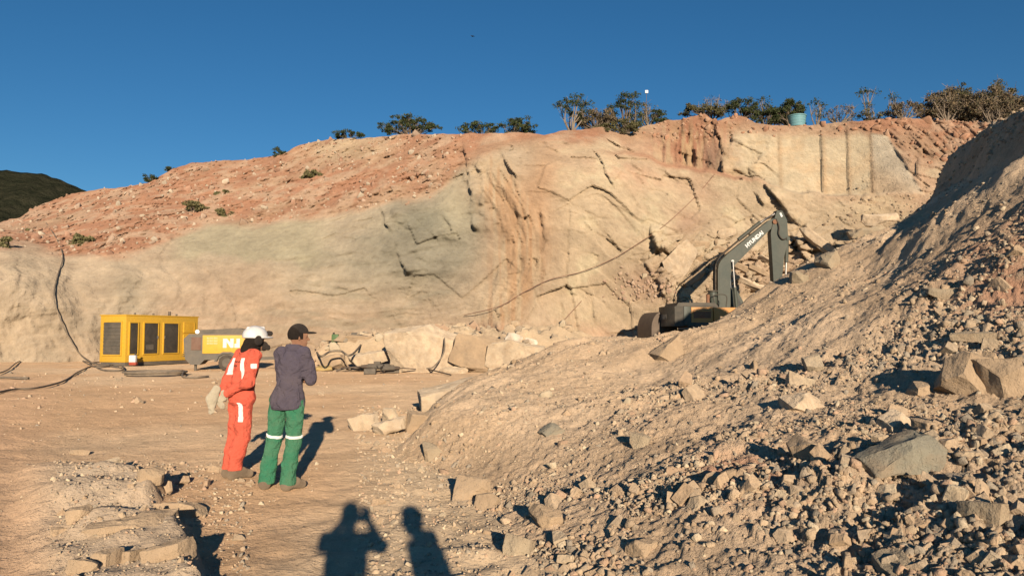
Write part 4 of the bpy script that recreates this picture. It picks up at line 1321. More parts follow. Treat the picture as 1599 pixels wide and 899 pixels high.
for k in range(3):
    y = -0.12 + 0.12 * k
    tube('boom_hose', [(0.0, y, 2.3), (0.02, y, 3.9), (0.18, y, 4.42), (0.65, y, 4.86), (1.9, y, 5.86), (2.8, y, 6.52), (3.2, y, 6.72)], 0.03, M_black, boom, 30, 6)
# bucket at the end of the stick (hidden by the heap)
prof = [(3.35, 3.0), (3.95, 2.95), (4.25, 2.4), (4.1, 1.8), (3.5, 1.55), (2.85, 1.75), (2.9, 1.85), (3.5, 1.68), (4.0, 1.88), (4.1, 2.4), (3.8, 2.8)]
prism('bucket', prof, -0.6, 0.6, M_steel, ex, 0.0)
for k in range(4):
    box('bucket_tooth', (2.76, -0.5 + k * 0.33, 1.76), (0.24, 0.12, 0.07), M_steel, ex, 0.01)
tube('hand_rail', [(-0.4, -1.0, 2.2), (-0.4, -1.0, 2.55), (0.2, -1.0, 2.55), (0.2, -1.0, 2.0)], 0.025, M_exc_dark, ex, 24, 6)

# dark steel bucket lying behind the excavator
bk_d = 43.6
q = P(1028, 510, bk_d)
bk = thing('loader_bucket', 'dark steel bucket standing on edge behind the tail of the excavator', 'bucket', (q[0], q[1], 0.84), math.radians(14), scale=1.13)
prof = [(-0.62, 0.0)] + [(-0.62 + 0.55 * (1 - math.cos(t)), 0.95 + 0.85 * math.sin(t)) for t in np.linspace(0, math.pi / 2, 7)] + [(0.75, 1.8), (0.75, 1.72), (-0.02, 1.70)]
prof += [(-0.54 + 0.5 * (1 - math.cos(t)), 0.95 + 0.76 * math.sin(t)) for t in np.linspace(math.pi / 2 * 0.9, 0, 6)] + [(-0.54, 0.0)]
prism('shell', prof, -0.55, 1.2, M_steel, bk, 0.0)
sp = [(-0.60, 0.0)] + [(-0.60 + 0.54 * (1 - math.cos(t)), 0.95 + 0.83 * math.sin(t)) for t in np.linspace(0, math.pi / 2, 7)] + [(0.75, 1.76), (0.75, 0.0)]
for y in (-0.45, 1.1):
    prism('cheek_plate', sp, y, y + 0.06, M_exc_dark if y > 0 else M_steel, bk, 0.0)
box('cutting_edge', (0.77, 0.33, 0.9), (0.06, 1.7, 1.7), M_exc_dark, bk, 0.01)

# ================================================================== yellow generator container
M_yel = paint_mat('yellow_paint', (0.70, 0.40, 0.028), 0.16, rough=0.5, scale=1.5)
M_panel = paint_mat('dark_louvre', (0.026, 0.027, 0.025), 0.22, rough=0.6, scale=2.0)
M_panel2 = paint_mat('dusty_grille', (0.065, 0.064, 0.056), 0.35, rough=0.7, scale=2.0)
M_grey = paint_mat('grey_plastic', (0.115, 0.108, 0.092), 0.35, rough=0.7, scale=2.0)
M_darkgrey = paint_mat('dark_grey', (0.07, 0.068, 0.06), 0.5, rough=0.7, scale=2.0)
c = P(195, 567, 38.0)
ge = thing('generator', 'long yellow generator container with dark panels, left of the compressor', 'generator', (c[0], c[1], 0), math.atan2(0.94, 0.35))
GL, GW, GH, GB = 4.9, 1.72, 2.55, 0.20       # length along +X, width along +Y (left), height, base
box('skid', (GL / 2, GW / 2, GB / 2 + 0.02), (GL - 0.1, GW - 0.1, GB), M_darkgrey, ge)
hs = box('housing', (GL / 2, GW / 2, GB + (GH - GB) / 2), (GL, GW, GH - GB), M_yel, ge, 0.05)
box('roof_cap', (GL / 2, GW / 2, GH + 0.02), (GL + 0.06, GW + 0.06, 0.06), M_yel, ge, 0.02)
def inset(x0, x1, z0, z1, mat, name, slats=0):
    f = box(name, ((x0 + x1) / 2, -0.012, (z0 + z1) / 2), (x1 - x0, 0.04, z1 - z0), mat, ge, 0.008)
    for k in range(slats):
        z = z0 + (k + 0.5) * (z1 - z0) / slats
        box('slat', ((x0 + x1) / 2, -0.045, z), (x1 - x0 - 0.04, 0.03, 0.035), mat, f, 0.0)
    fr = 0.05
    for (cx, cz, sx, sz) in (((x0 + x1) / 2, z1 + fr / 2, x1 - x0 + 2 * fr, fr), ((x0 + x1) / 2, z0 - fr / 2, x1 - x0 + 2 * fr, fr), (x0 - fr / 2, (z0 + z1) / 2, fr, z1 - z0), (x1 + fr / 2, (z0 + z1) / 2, fr, z1 - z0)):
        box('panel_frame', (cx, -0.03, cz), (sx, 0.06, sz), M_yel, f, 0.0)
    return f
inset(0.22, 0.72, 0.62, 2.18, M_panel, 'door_panel')
p2 = inset(1.12, 2.02, 0.62, 2.18, M_panel, 'door_panel')
box('control_plate', (1.5, -0.05, 0.95), (0.45, 0.02, 0.28), M_panel2, p2, 0.0)
inset(2.42, 3.42, 0.62, 2.18, M_panel, 'door_panel')
inset(3.85, 4.55, 1.75, 2.22, M_yel, 'vent', 4)
inset(3.85, 4.55, 0.62, 1.55, M_yel, 'vent', 6)
for x in (1.98, 2.46):
    box('door_handle', (x, -0.06, 1.45), (0.04, 0.05, 0.16), M_chrome, ge, 0.005)
# end face (x = 0) with one large grille
eg = box('end_grille', (-0.012, GW / 2, 1.40), (0.04, 1.16, 1.60), M_panel2, ge, 0.008)
for k in range(9):
    box('slat', (-0.045, GW / 2, 0.68 + k * 0.18), (0.03, 1.14, 0.03), M_panel2, eg, 0.0)
for (cy, cz, sy, sz) in ((GW / 2, 2.24, 1.28, 0.06), (GW / 2, 0.56, 1.28, 0.06), (GW / 2 - 0.61, 1.4, 0.06, 1.62), (GW / 2 + 0.61, 1.4, 0.06, 1.62)):
    box('panel_frame', (-0.03, cy, cz), (0.06, sy, sz), M_yel, eg, 0.0)
for x in (0.9, 2.1, 3.2, 3.7):
    cyl('lifting_eye', (x, 0.4, GH + 0.04), (x, 0.4, GH + 0.16), 0.05, M_darkgrey, ge)
cyl('exhaust', (3.6, 0.8, GH + 0.03), (3.6, 0.8, GH + 0.3), 0.07, M_steel, ge)
# white and red can in front of the generator
q = on_ground(205, 566)
can = thing('fuel_can', 'small white and red can leaning on the side of the generator', 'can', (c[0] + 0.45, c[1] - 0.05, 0.0))
box('body', (0, -0.05, 0.38), (0.34, 0.22, 0.40), M_lettw, can, 0.06)
box('label_band', (0.02, -0.055, 0.16), (0.35, 0.23, 0.16), paint_mat('red_plastic', (0.42, 0.06, 0.03), 0.2), can, 0.04)
cyl('spout', (0.08, -0.05, 0.56), (0.14, -0.05, 0.68), 0.04, M_black, can)

# ================================================================== towed compressor
M_yel2 = paint_mat('yellow_panel', (0.70, 0.40, 0.028), 0.16, rough=0.5, scale=1.5)
M_brown = paint_mat('brown_door', (0.16, 0.075, 0.05), 0.35, rough=0.7)
q = P(290, 577, 33.0)
co = thing('compressor', 'grey and yellow towed compressor beside the worker in orange', 'compressor', (q[0], q[1], 0), math.radians(13))
prof = [(-0.12, 1.40), (0.10, 1.62), (2.65, 1.62), (2.85, 1.45), (2.85, 0.72), (2.6, 0.50), (0.75, 0.50), (0.55, 0.28), (0.18, 0.30), (-0.05, 0.55)]
prism('canopy', prof, 0.0, 1.55, M_grey, co, 0.05)
prism('hood', [(0.35, 1.625), (0.5, 1.80), (1.4, 1.84), (2.1, 1.88), (2.5, 1.78), (2.65, 1.625)], 0.08, 1.47, M_darkgrey, co, 0.04)
cyl('lamp', (0.42, 0.06, 1.72), (0.42, 0.16, 1.72), 0.09, M_chrome, co)
yp = box('side_panel', (1.70, -0.012, 1.17), (2.08, 0.06, 0.80), M_yel2, co, 0.015)
box('side_door', (0.40, -0.012, 1.20), (0.40, 0.05, 0.56), M_brown, co, 0.01)
for k in range(8):
    box('rear_louvre', (-0.135 + 0.012 * k, 0.78, 0.66 + k * 0.09), (0.06, 1.3, 0.035), M_darkgrey, co, 0.0)
box('latch', (2.2, -0.05, 0.82), (0.16, 0.04, 0.06), M_darkgrey, yp, 0.0)
# white mark and pale lettering on the yellow panel
def flat_poly(name, polys, mat, parent, y):
    bm = bmesh.new()
    for pl in polys:
        add_prism(bm, pl, y, y - 0.006)
    return bm_obj(name, bm, mat, parent)
mk = []
x0, z0 = 1.50, 1.02
mk.append([(x0, z0), (x0 + 0.15, z0), (x0 + 0.15, z0 + 0.26), (x0 + 0.32, z0), (x0 + 0.44, z0), (x0 + 0.44, z0 + 0.40), (x0 + 0.30, z0 + 0.40), (x0 + 0.30, z0 + 0.24), (x0 + 0.16, z0 + 0.40), (x0, z0 + 0.40)])
mk.append([(x0 + 0.48, z0), (x0 + 0.70, z0), (x0 + 0.70, z0 + 0.40), (x0 + 0.56, z0 + 0.40), (x0 + 0.56, z0 + 0.18), (x0 + 0.48, z0 + 0.18)])
flat_poly('emblem', mk, M_lettw, yp, -0.044)
M_lettp = paint_mat('pale_lettering', (0.68, 0.52, 0.22), 0.2)
ln = [[(0.84 + k * 0.055, z), (0.84 + k * 0.055 + w_, z), (0.84 + k * 0.055 + w_, z + 0.08), (0.84 + k * 0.055, z + 0.08)] for z in (1.28, 1.17, 1.40) for k, w_ in enumerate((0.045, 0.035, 0.048, 0.04, 0.03, 0.047, 0.04, 0.045))]
flat_poly('lettering', ln, M_lettp, yp, -0.044)
for y in (0.02, 1.30):
    w = cyl('wheel', (1.68, y - 0.05, 0.36), (1.68, y + 0.17, 0.36), 0.36, M_black, co, seg=28, bevel=0.05)
    cyl('rim', (1.68, y - 0.065, 0.36), (1.68, y + 0.1, 0.36), 0.21, M_panel2, w, seg=20, bevel=0.02)
prism('mudguard', [(x - 0.47, z) for x, z in ((1.62, 0.42), (1.74, 0.72), (1.98, 0.84), (2.32, 0.84), (2.56, 0.72), (2.68, 0.42), (2.58, 0.42), (2.48, 0.66), (2.3, 0.76), (2.0, 0.76), (1.82, 0.66), (1.72, 0.42))], -0.10, 0.22, M_grey, co, 0.01)
box('axle', (1.68, 0.75, 0.38), (0.12, 1.3, 0.12), M_darkgrey, co)
prism('towing_bar', [(2.75, 0.45), (2.75, 0.58), (4.6, 0.62), (4.6, 0.50)], 0.70, 0.85, M_darkgrey, co)
cyl('jockey_wheel', (4.45, 0.72, 0.12), (4.45, 0.83, 0.12), 0.13, M_black, co)
cyl('jockey_leg', (4.45, 0.775, 0.15), (4.45, 0.775, 0.8), 0.035, M_darkgrey, co)
cyl('rear_stand', (0.35, 0.3, 0.0), (0.35, 0.3, 0.4), 0.06, M_darkgrey, co)

# ================================================================== hoses and cables
M_hose = paint_mat('dusty_hose', (0.13, 0.112, 0.09), 0.9, rough=0.9)
M_cable = paint_mat('red_cable', (0.22, 0.10, 0.065), 0.4, rough=0.9)
def face_line(pts, out=0.35):
    return [cliff_pt(x, y, out) for x, y in pts]
def floor_line(pts, lift=0.05):
    o = []
    for x, y in pts:
        g = on_ground(x, y)
        g[2] = float(floor_z(g[0], g[1])) + lift
        o.append(g)
    return o
def lone_tube(name, label, cat, pts, rad, mat, n=60, group=None):
    v, f = tube_data(curve_pts(pts, n), rad, 7)
    return tag(link(name, np_mesh(name, v, f, mat, True)), label, cat, group)
lone_tube('hose', 'long grey hose hanging down the left end of the wall', 'hose', face_line([(72, 348), (88, 372), (98, 400), (90, 430), (84, 462), (92, 492), (104, 520), (116, 540), (128, 556)]) + floor_line([(146, 569), (172, 573)]), 0.038, M_hose, 80)
lone_tube('cable', 'thin red cable sagging across the wall left of the excavator arm', 'cable', face_line([(1116, 272), (1085, 308), (1040, 350), (1000, 378), (955, 405), (905, 425), (860, 436), (820, 455), (780, 478), (725, 492)], 0.3), 0.022, M_cable, 120)
lone_tube('cable', 'short red cable hanging at the foot of the wall behind the heap', 'cable', face_line([(908, 470), (888, 492), (866, 515), (838, 534)], 0.4), 0.022, M_cable, 40)
def lying(label, pts, rad=0.028, name='hose', mat=None):
    return lone_tube(name, label, 'hose', floor_line(pts), rad, mat or M_hose, 90, 'hoses on the quarry floor')
lying('hose arching over the floor at the left edge', [(-20, 588), (10, 580), (30, 566), (60, 556), (90, 558), (120, 563), (150, 568), (185, 575)])
lying('hose winding from the generator towards the left edge', [(190, 576), (150, 572), (125, 580), (100, 596), (60, 608), (20, 612), (-20, 622)])
lying('tangle of hose at the corner of the generator', [(130, 566), (150, 575), (175, 572), (165, 566), (140, 568), (160, 578), (192, 579), (185, 571), (160, 569)], 0.034)
lying('short thick hose at the left edge of the floor', [(-10, 590), (15, 592), (45, 593)], 0.045)
coil = []
cg = on_ground(243, 587)
for t in np.linspace(0, 2 * math.pi * 4, 90):
    rr_ = 0.95 + 0.10 * math.sin(t * 0.37) + 0.03 * t / 6.28
    coil.append((cg[0] + rr_ * math.cos(t), cg[1] + rr_ * 0.95 * math.sin(t), 0.06 + 0.03 * t / 6.28 + float(floor_z(cg[0], cg[1]))))
coil += floor_line([(285, 591), (305, 592), (325, 590)])
lone_tube('hose', 'coil of hose lying in front of the generator', 'hose', coil, 0.038, M_hose, 260, 'hoses on the quarry floor')
pts = floor_line([(492, 568)]) + [P(500, 556, 31.5), P(515, 549, 31.8), P(532, 548, 32), P(550, 553, 32)] + floor_line([(575, 568)])
lone_tube('hose', 'dark hose arching up behind the tools beside the workers', 'hose', pts, 0.045, M_hose, 50, 'hoses on the quarry floor')
lone_tube('hose', 'thin hose hanging over the huge cream boulder', 'hose', [P(694, 528, 32.2), P(694, 545, 31.4), P(688, 560, 31.0), P(676, 573, 30.7), P(666, 575, 30.8)], 0.03, M_hose, 40, 'hoses on the quarry floor')
# ================================================================== rock drills and tools
def drill(label, px, py, rz, k=1.0):
    g = on_ground(px, py)
    t = thing('rock_drill', label, 'rock drill', (g[0], g[1], float(floor_z(g[0], g[1])) + 0.12), rz, scale=k)
    cyl('cylinder', (-0.35, 0, 0.12), (0.25, 0, 0.12), 0.10, M_darkgrey, t, bevel=0.02)
    cyl('front_head', (0.25, 0, 0.12), (0.50, 0, 0.12), 0.075, M_steel, t, r1=0.05, bevel=0.01)
    box('valve_box', (-0.1, 0, 0.24), (0.24, 0.14, 0.12), M_darkgrey, t)
    tube('handle', [(-0.4, -0.26, 0.2), (-0.44, -0.1, 0.12), (-0.44, 0.1, 0.12), (-0.4, 0.26, 0.2)], 0.03, M_black, t, 16, 6)
    cyl('steel', (0.5, 0, 0.12), (1.25, 0, 0.05), 0.022, M_steel, t)
    return t
drill('dark rock drill at the right end of the tool pile', 642, 580, math.radians(-14), 1.15)
drill('dark rock drill in the middle of the tool pile', 585, 581, math.radians(172), 1.2)
drill('rock drill lying across the left part of the tool pile', 556, 574, math.radians(8), 1.1)
g0, g1 = on_ground(640, 577), on_ground(704, 587)
rod = link('drill_rod', np_mesh('drill_rod', *tube_data([g0 + np.array([0, 0, .25]), (g0 + g1) / 2 + np.array([0, 0, .14]), g1 + np.array([0, 0, .05])], 0.028, 8), M_steel, True))
tag(rod, 'long thin steel rod pointing right from the tool pile', 'rod')
tag(box('plank', tuple(on_ground(552, 572) + np.array([0, 0.6, 0.45])), (1.6, 0.16, 0.06), paint_mat('pale_wood', (0.50, 0.34, 0.17), 0.2), None, 0.005, Matrix.Rotation(0.12, 3, 'Y')), 'pale wooden plank lying on the back of the tool pile', 'plank')
tag(box('plank', tuple(on_ground(592, 574) + np.array([0, 0.3, 0.35])), (1.9, 0.22, 0.05), paint_mat('grey_wood', (0.22, 0.18, 0.13), 0.3), None, 0.005, Matrix.Rotation(-0.05, 3, 'Y')), 'grey plank on top of the dark drills', 'plank')
g = on_ground(523, 574)
jug = thing('canister', 'small green canister at the left end of the tool pile', 'canister', (g[0], g[1], float(floor_z(g[0], g[1]))))
box('body', (0, 0, 0.24), (0.34, 0.24, 0.44), paint_mat('green_plastic', (0.07, 0.15, 0.05), 0.2), jug, 0.06)
cyl('cap', (-0.08, 0, 0.46), (-0.08, 0, 0.54), 0.05, M_black, jug)
for k, (px, py, rz, L, lab) in enumerate([(545, 580, 0.3, 1.1, 'bent steel bar lying flat at the front of the tool pile'), (600, 579, 2.9, 1.3, 'dark bar sticking out of the middle of the tool pile'), (615, 573, 0.7, 0.9, 'short rusty bar at the back of the tool pile'), (568, 577, 2.5, 0.8, 'short pale bar between the drills')]):
    g = on_ground(px, py)
    z = float(floor_z(g[0], g[1]))
    e = np.array([math.cos(rz), math.sin(rz), 0]) * L / 2
    v, f = tube_data(curve_pts([g - e + np.array([0, 0, z + 0.06]), g + np.array([0, 0.05, z + 0.2]), g + e + np.array([0, 0, z + 0.1])], 10), 0.04, 7)
    tag(link('steel_bar', np_mesh('steel_bar', v, f, (M_steel, M_darkgrey, M_rust, M_grey)[k], True)), lab, 'bar')
drill('tipped over rock drill at the front of the tool pile', 607, 583, math.radians(35), 1.0)
g = on_ground(505, 579)
tag(link('sand_sack', rock_mesh('sand_sack', 321, (0.42, 0.3, 0.14), paint_mat('yellow_sack', (0.52, 0.36, 0.12), 0.5), n=18, power=3, rough=0.03), None, (g[0], g[1], 0.10)), 'flat yellow sack on the floor beside the worker in green trousers', 'sack')
for k, (px, py, sx) in enumerate([(578, 584, 0.28), (612, 582, 0.34), (627, 576, 0.2)]):
    g = on_ground(px, py)
    t = thing('tool_case', ('small grey steel box', 'dark dented metal case', 'little dark fitting')[k] + ' in the tool pile', 'tool box', (g[0], g[1], float(floor_z(g[0], g[1]))), 0.3 * k)
    box('body', (0, 0, sx * 0.45), (sx * 1.7, sx, sx * 0.8), M_darkgrey if k != 2 else M_panel, t, 0.03)
    tube('grip', [(-0.1, 0, sx * 0.83), (-0.06, 0, sx), (0.06, 0, sx), (0.1, 0, sx * 0.83)], 0.014, M_black, t, 12, 6)

# ================================================================== water tank, pole with white box, bird
M_tank = paint_mat('blue_fibreglass', (0.13, 0.34, 0.38), 0.25, rough=0.6, scale=1.5)
b = sky_pt(1245, 0.9)
m_ = b[1] / FPX
tank = thing('water_tank', 'light blue round water tank standing on the edge of the hilltop', 'water tank', b - np.array([0, 0, 0.12]))
r0_, r1_, hh = 11.5 * m_, 13.5 * m_, 17 * m_
cyl('body', (0, 0, 0), (0, 0, hh), r0_, M_tank, tank, r1=r1_, seg=36)
for k in range(3):
    z = hh * (0.3 + 0.25 * k)
    rad = r0_ + (r1_ - r0_) * z / hh
    cyl('rib', (0, 0, z - 0.02), (0, 0, z + 0.02), rad + 0.02, M_tank, tank, seg=36)
cyl('rim', (0, 0, hh - 0.05), (0, 0, hh + 0.04), r1_ + 0.05, M_tank, tank, seg=36, bevel=0.015)
cyl('lid', (0, 0, hh + 0.04), (0, 0, hh + 0.14), r1_ * 0.98, M_tank, tank, r1=r1_ * 0.5, seg=36)
b = sky_pt(1010, 2.6)
m_ = b[1] / FPX
top = P(1010, 144, b[1])[2]
pole = thing('lamp_pole', 'small white box on a thin pole beside the tallest tree', 'pole', b - np.array([0, 0, 0.2]))
cyl('pole', (0, 0, 0), (0, 0, top - b[2] + 0.2), 0.02, M_twig, pole)
box('white_box', (0, -0.05, top - b[2] + 0.2), (0.27, 0.16, 0.27), paint_mat('white_paint', (0.82, 0.82, 0.80), 0.0), pole, 0.02)
bq = P(738, 57, 90.0)
bird = thing('bird', 'tiny dark bird high in the blue sky', 'bird', bq, 0.5)
M_bird = paint_mat('bird_dark', (0.02, 0.02, 0.022), 0.0)
bm = bmesh.new()
bmesh.ops.create_uvsphere(bm, u_segments=10, v_segments=8, radius=0.09, matrix=Matrix.Diagonal((0.7, 2.2, 0.8, 1)))
bm_obj('body', bm, M_bird, bird, smooth=True)
for s in (-1, 1):
    bm = bmesh.new()
    w = [(0, 0.10, 0), (s * 0.16, 0.09, 0.05), (s * 0.30, 0.0, 0.03), (s * 0.17, -0.05, 0.05), (0, -0.08, 0)]
    t_ = [bm.verts.new((x, y, z + 0.008)) for x, y, z in w]
    u_ = [bm.verts.new((x, y, z - 0.008)) for x, y, z in w]
    bm.faces.new(t_)
    bm.faces.new(u_[::-1])
    for i in range(5):
        bm.faces.new((t_[i], u_[i], u_[(i + 1) % 5], t_[(i + 1) % 5]))
    bm_obj('wing', bm, M_bird, bird)
# ================================================================== people
def surface_nets(D, org, h):
    ins = D < 0
    nx, ny, nz = D.shape
    def corner(a, dx, dy, dz):
        return a[dx:nx - 1 + dx, dy:ny - 1 + dy, dz:nz - 1 + dz]
    cnt = sum(corner(ins, a, b, c).astype(np.int8) for a in (0, 1) for b in (0, 1) for c in (0, 1))
    act = (cnt > 0) & (cnt < 8)
    I = np.argwhere(act)
    idm = np.full(act.shape, -1, np.int64)
    idm[act] = np.arange(len(I))
    pos = np.zeros((len(I), 3))
    num = np.zeros(len(I))
    C8 = [(a, b, c) for a in (0, 1) for b in (0, 1) for c in (0, 1)]
    for p0 in C8:
        for ax in range(3):
            if p0[ax] == 0:
                p1 = list(p0)
                p1[ax] = 1
                v0 = D[I[:, 0] + p0[0], I[:, 1] + p0[1], I[:, 2] + p0[2]]
                v1 = D[I[:, 0] + p1[0], I[:, 1] + p1[1], I[:, 2] + p1[2]]
                m = (v0 < 0) != (v1 < 0)
                t = np.where(m, v0 / np.where(v0 == v1, 1, v0 - v1), 0)
                q = np.tile(np.array(p0, float), (len(I), 1))
                q[:, ax] += t
                pos += q * m[:, None]
                num += m
    v = (I + pos / num[:, None]) * h + org
    F = []
    for ax in range(3):
        s0 = [slice(None)] * 3
        s1 = [slice(None)] * 3
        s0[ax], s1[ax] = slice(0, -1), slice(1, None)
        a, b = ins[tuple(s0)], ins[tuple(s1)]
        E = np.argwhere(a != b)
        o1, o2 = [(1, 2), (2, 0), (0, 1)][ax]
        ok = (E[:, o1] > 0) & (E[:, o2] > 0) & (E[:, o1] < D.shape[o1] - 1) & (E[:, o2] < D.shape[o2] - 1)
        E = E[ok]
        def cell(d1, d2):
            e = E.copy()
            e[:, o1] -= d1
            e[:, o2] -= d2
            return idm[e[:, 0], e[:, 1], e[:, 2]]
        q = np.stack([cell(1, 1), cell(0, 1), cell(0, 0), cell(1, 0)], -1)
        flip = ~a[E[:, 0], E[:, 1], E[:, 2]]
        q[flip] = q[flip][:, ::-1]
        F.append(q)
    return v, np.concatenate(F)
def seg(a, b, ra, rb):
    return ('c', np.array(a, float), np.array(b, float), ra, rb)
def ell(c, r, rz=0.0):
    return ('e', np.array(c, float), np.array(r, float), rz)
def sdf_mesh(name, prims, h, mat, k=0.02, grow=0.0, clips=(), wrinkle=0.0, seed=1, wscale=(9, 9, 7), bounds=None):
    lo = np.min([np.minimum(q[1], q[2]) - max(q[3], q[4]) if q[0] == 'c' else q[1] - np.max(q[2]) for q in prims], 0) - 0.04 - grow
    hi = np.max([np.maximum(q[1], q[2]) + max(q[3], q[4]) if q[0] == 'c' else q[1] + np.max(q[2]) for q in prims], 0) + 0.04 + grow
    if bounds is not None:
        lo, hi = np.maximum(lo, bounds[0]), np.minimum(hi, bounds[1])
    n = np.ceil((hi - lo) / h).astype(int) + 1
    ax = [lo[i] + h * np.arange(n[i]) for i in range(3)]
    D = np.full(tuple(n), 0.5, np.float32)
    for q in prims:
        if q[0] == 'c':
            blo, bhi = np.minimum(q[1], q[2]) - max(q[3], q[4]), np.maximum(q[1], q[2]) + max(q[3], q[4])
        else:
            blo, bhi = q[1] - np.max(q[2]), q[1] + np.max(q[2])
        sl = tuple(slice(max(0, int((blo[i] - 0.05 - grow - lo[i]) / h)), min(n[i], int((bhi[i] + 0.05 + grow - lo[i]) / h) + 2)) for i in range(3))
        if any(q_.stop <= q_.start for q_ in sl):
            continue
        G = np.stack(np.meshgrid(ax[0][sl[0]], ax[1][sl[1]], ax[2][sl[2]], indexing='ij'), -1)
        if q[0] == 'c':
            ab = q[2] - q[1]
            t = np.clip(((G - q[1]) @ ab) / (ab @ ab + 1e-12), 0, 1)
            d = np.linalg.norm(G - q[1] - t[..., None] * ab, axis=-1) - (q[3] + (q[4] - q[3]) * t)
        else:
            L = G - q[1]
            if q[3]:
                cs, sn = math.cos(-q[3]), math.sin(-q[3])
                L = np.stack([L[..., 0] * cs - L[..., 1] * sn, L[..., 0] * sn + L[..., 1] * cs, L[..., 2]], -1)
            k0 = np.linalg.norm(L / q[2], axis=-1)
            k1 = np.linalg.norm(L / q[2] ** 2, axis=-1)
            d = k0 * (k0 - 1) / np.maximum(k1, 1e-6)
        d = (d - grow).astype(np.float32)
        o = D[sl]
        hh_ = np.clip(0.5 + 0.5 * (o - d) / k, 0, 1)
        D[sl] = o * (1 - hh_) + d * hh_ - k * hh_ * (1 - hh_)
    if clips or wrinkle:
        G = np.stack(np.meshgrid(*ax, indexing='ij'), -1)
        if wrinkle:
            near = np.abs(D) < 0.06
            D[near] += wrinkle * fbm(G[near] * np.array(wscale), 3, seed).astype(np.float32)
        for c in clips:
            D = np.maximum(D, c(G).astype(np.float32))
    v, f = surface_nets(D, lo, h)
    return np_mesh(name, v, f, mat, True)
def below(z, slope=(0, 0)):
    return lambda G: G[..., 2] - z - slope[0] * G[..., 0] - slope[1] * G[..., 1]
def above(z, slope=(0, 0)):
    return lambda G: -(G[..., 2] - z - slope[0] * G[..., 0] - slope[1] * G[..., 1])
def in_box(c, half, rot=None):
    c, half = np.array(c), np.array(half)
    def f(G):
        L = G - c
        if rot is not None:
            L = L @ rot
        return (np.abs(L) - half).max(-1)
    return f
def slab_along(a, b, t0, t1):
    a, b = np.array(a, float), np.array(b, float)
    L = np.linalg.norm(b - a)
    u = (b - a) / L
    def f(G):
        s = (G - a) @ u
        return np.maximum(t0 * L - s, s - t1 * L)
    return f
def hand(w, d, nrm, curl=0.6, side=1, size=1.0):
    """palm and five fingers from wrist w along d; nrm is the back-of-hand normal; curl closes the fingers away from it"""
    w, d, nrm = np.array(w, float), np.array(d, float), np.array(nrm, float)
    d /= np.linalg.norm(d)
    nrm -= d * (nrm @ d)
    nrm /= np.linalg.norm(nrm)
    s = np.cross(d, nrm) * side
    P_ = []
    for k in (-1, 0, 1):
        P_.append(seg(w + d * 0.01 * size, w + (d * 0.085 + s * 0.026 * k) * size, 0.022 * size, 0.017 * size))
    for k, L in enumerate((0.066, 0.078, 0.072, 0.056)):
        b0 = w + (d * (0.088 - 0.004 * abs(k - 1)) + s * (0.033 - 0.022 * k)) * size
        v = d.copy()
        a = b0
        for j, fr in enumerate((0.45, 0.32, 0.23)):
            ang = curl * (0.5 + 0.5 * j)
            vv = v * math.cos(ang) - nrm * math.sin(ang)
            e = a + vv * L * fr * size
            P_.append(seg(a, e, 0.0095 * size, 0.0085 * size))
            a = e
    t0 = w + (d * 0.025 + s * 0.025) * size
    t1 = t0 + (d * 0.035 + s * 0.030 - nrm * 0.008) * size
    t2 = t1 + (d * 0.032 + s * 0.006 - nrm * 0.014 * (1 + curl)) * size
    P_ += [seg(t0, t1, 0.013 * size, 0.011 * size), seg(t1, t2, 0.011 * size, 0.009 * size)]
    return P_
def head_prims(c, yaw, s=1.0):
    """head centred at c looking along yaw (0 = +Y)"""
    f = np.array([-math.sin(yaw), math.cos(yaw), 0.0])
    r_ = np.array([math.cos(yaw), math.sin(yaw), 0.0])
    u = np.array([0, 0, 1.0])
    c = np.array(c, float)
    L = [ell(c + u * 0.02 * s, np.array([0.074, 0.094, 0.105]) * s, yaw), ell(c + f * 0.022 * s - u * 0.045 * s, np.array([0.058, 0.068, 0.072]) * s, yaw),
         seg(c + f * 0.055 * s - u * 0.092 * s, c + f * 0.068 * s - u * 0.088 * s, 0.026 * s, 0.022 * s),
         seg(c + f * 0.086 * s + u * 0.005 * s, c + f * 0.108 * s - u * 0.030 * s, 0.010 * s, 0.015 * s),
         seg(c + f * 0.085 * s - u * 0.062 * s - r_ * 0.02 * s, c + f * 0.085 * s - u * 0.062 * s + r_ * 0.02 * s, 0.009 * s, 0.009 * s),
         seg(c + f * 0.082 * s + u * 0.022 * s - r_ * 0.04 * s, c + f * 0.082 * s + u * 0.022 * s + r_ * 0.04 * s, 0.012 * s, 0.012 * s)]
    for q in (-1, 1):
        L.append(seg(c + r_ * 0.076 * s * q - f * 0.012 * s + u * 0.012 * s, c + r_ * 0.080 * s * q - f * 0.006 * s - u * 0.028 * s, 0.013 * s, 0.010 * s))
    return L, f, r_, u
M_skin = cloth_mat('brown_skin', (0.30, 0.155, 0.095), 0.1, bump=0.002)
M_hair = cloth_mat('dark_hair', (0.016, 0.013, 0.012), 0.05, bump=0.01)
M_orange = cloth_mat('orange_coverall', (0.70, 0.125, 0.075), 0.14, bump=0.012)
M_reflect = cloth_mat('reflective_tape', (0.80, 0.78, 0.74), 0.1, bump=0.003)
M_purple = cloth_mat('purple_grey_polo', (0.088, 0.076, 0.108), 0.15, bump=0.012)
M_green = cloth_mat('green_trousers', (0.012, 0.20, 0.105), 0.28, bump=0.012)
M_boot = cloth_mat('dusty_boot', (0.13, 0.095, 0.065), 0.6, bump=0.004)
M_glove = cloth_mat('pale_glove', (0.52, 0.46, 0.34), 0.3, bump=0.006)
M_helm = paint_mat('white_helmet', (0.80, 0.77, 0.72), 0.12, rough=0.4)
M_cap = cloth_mat('black_cap', (0.020, 0.018, 0.019), 0.1, bump=0.003)
M_dark = cloth_mat('dark_cloth', (0.05, 0.05, 0.06), 0.2)
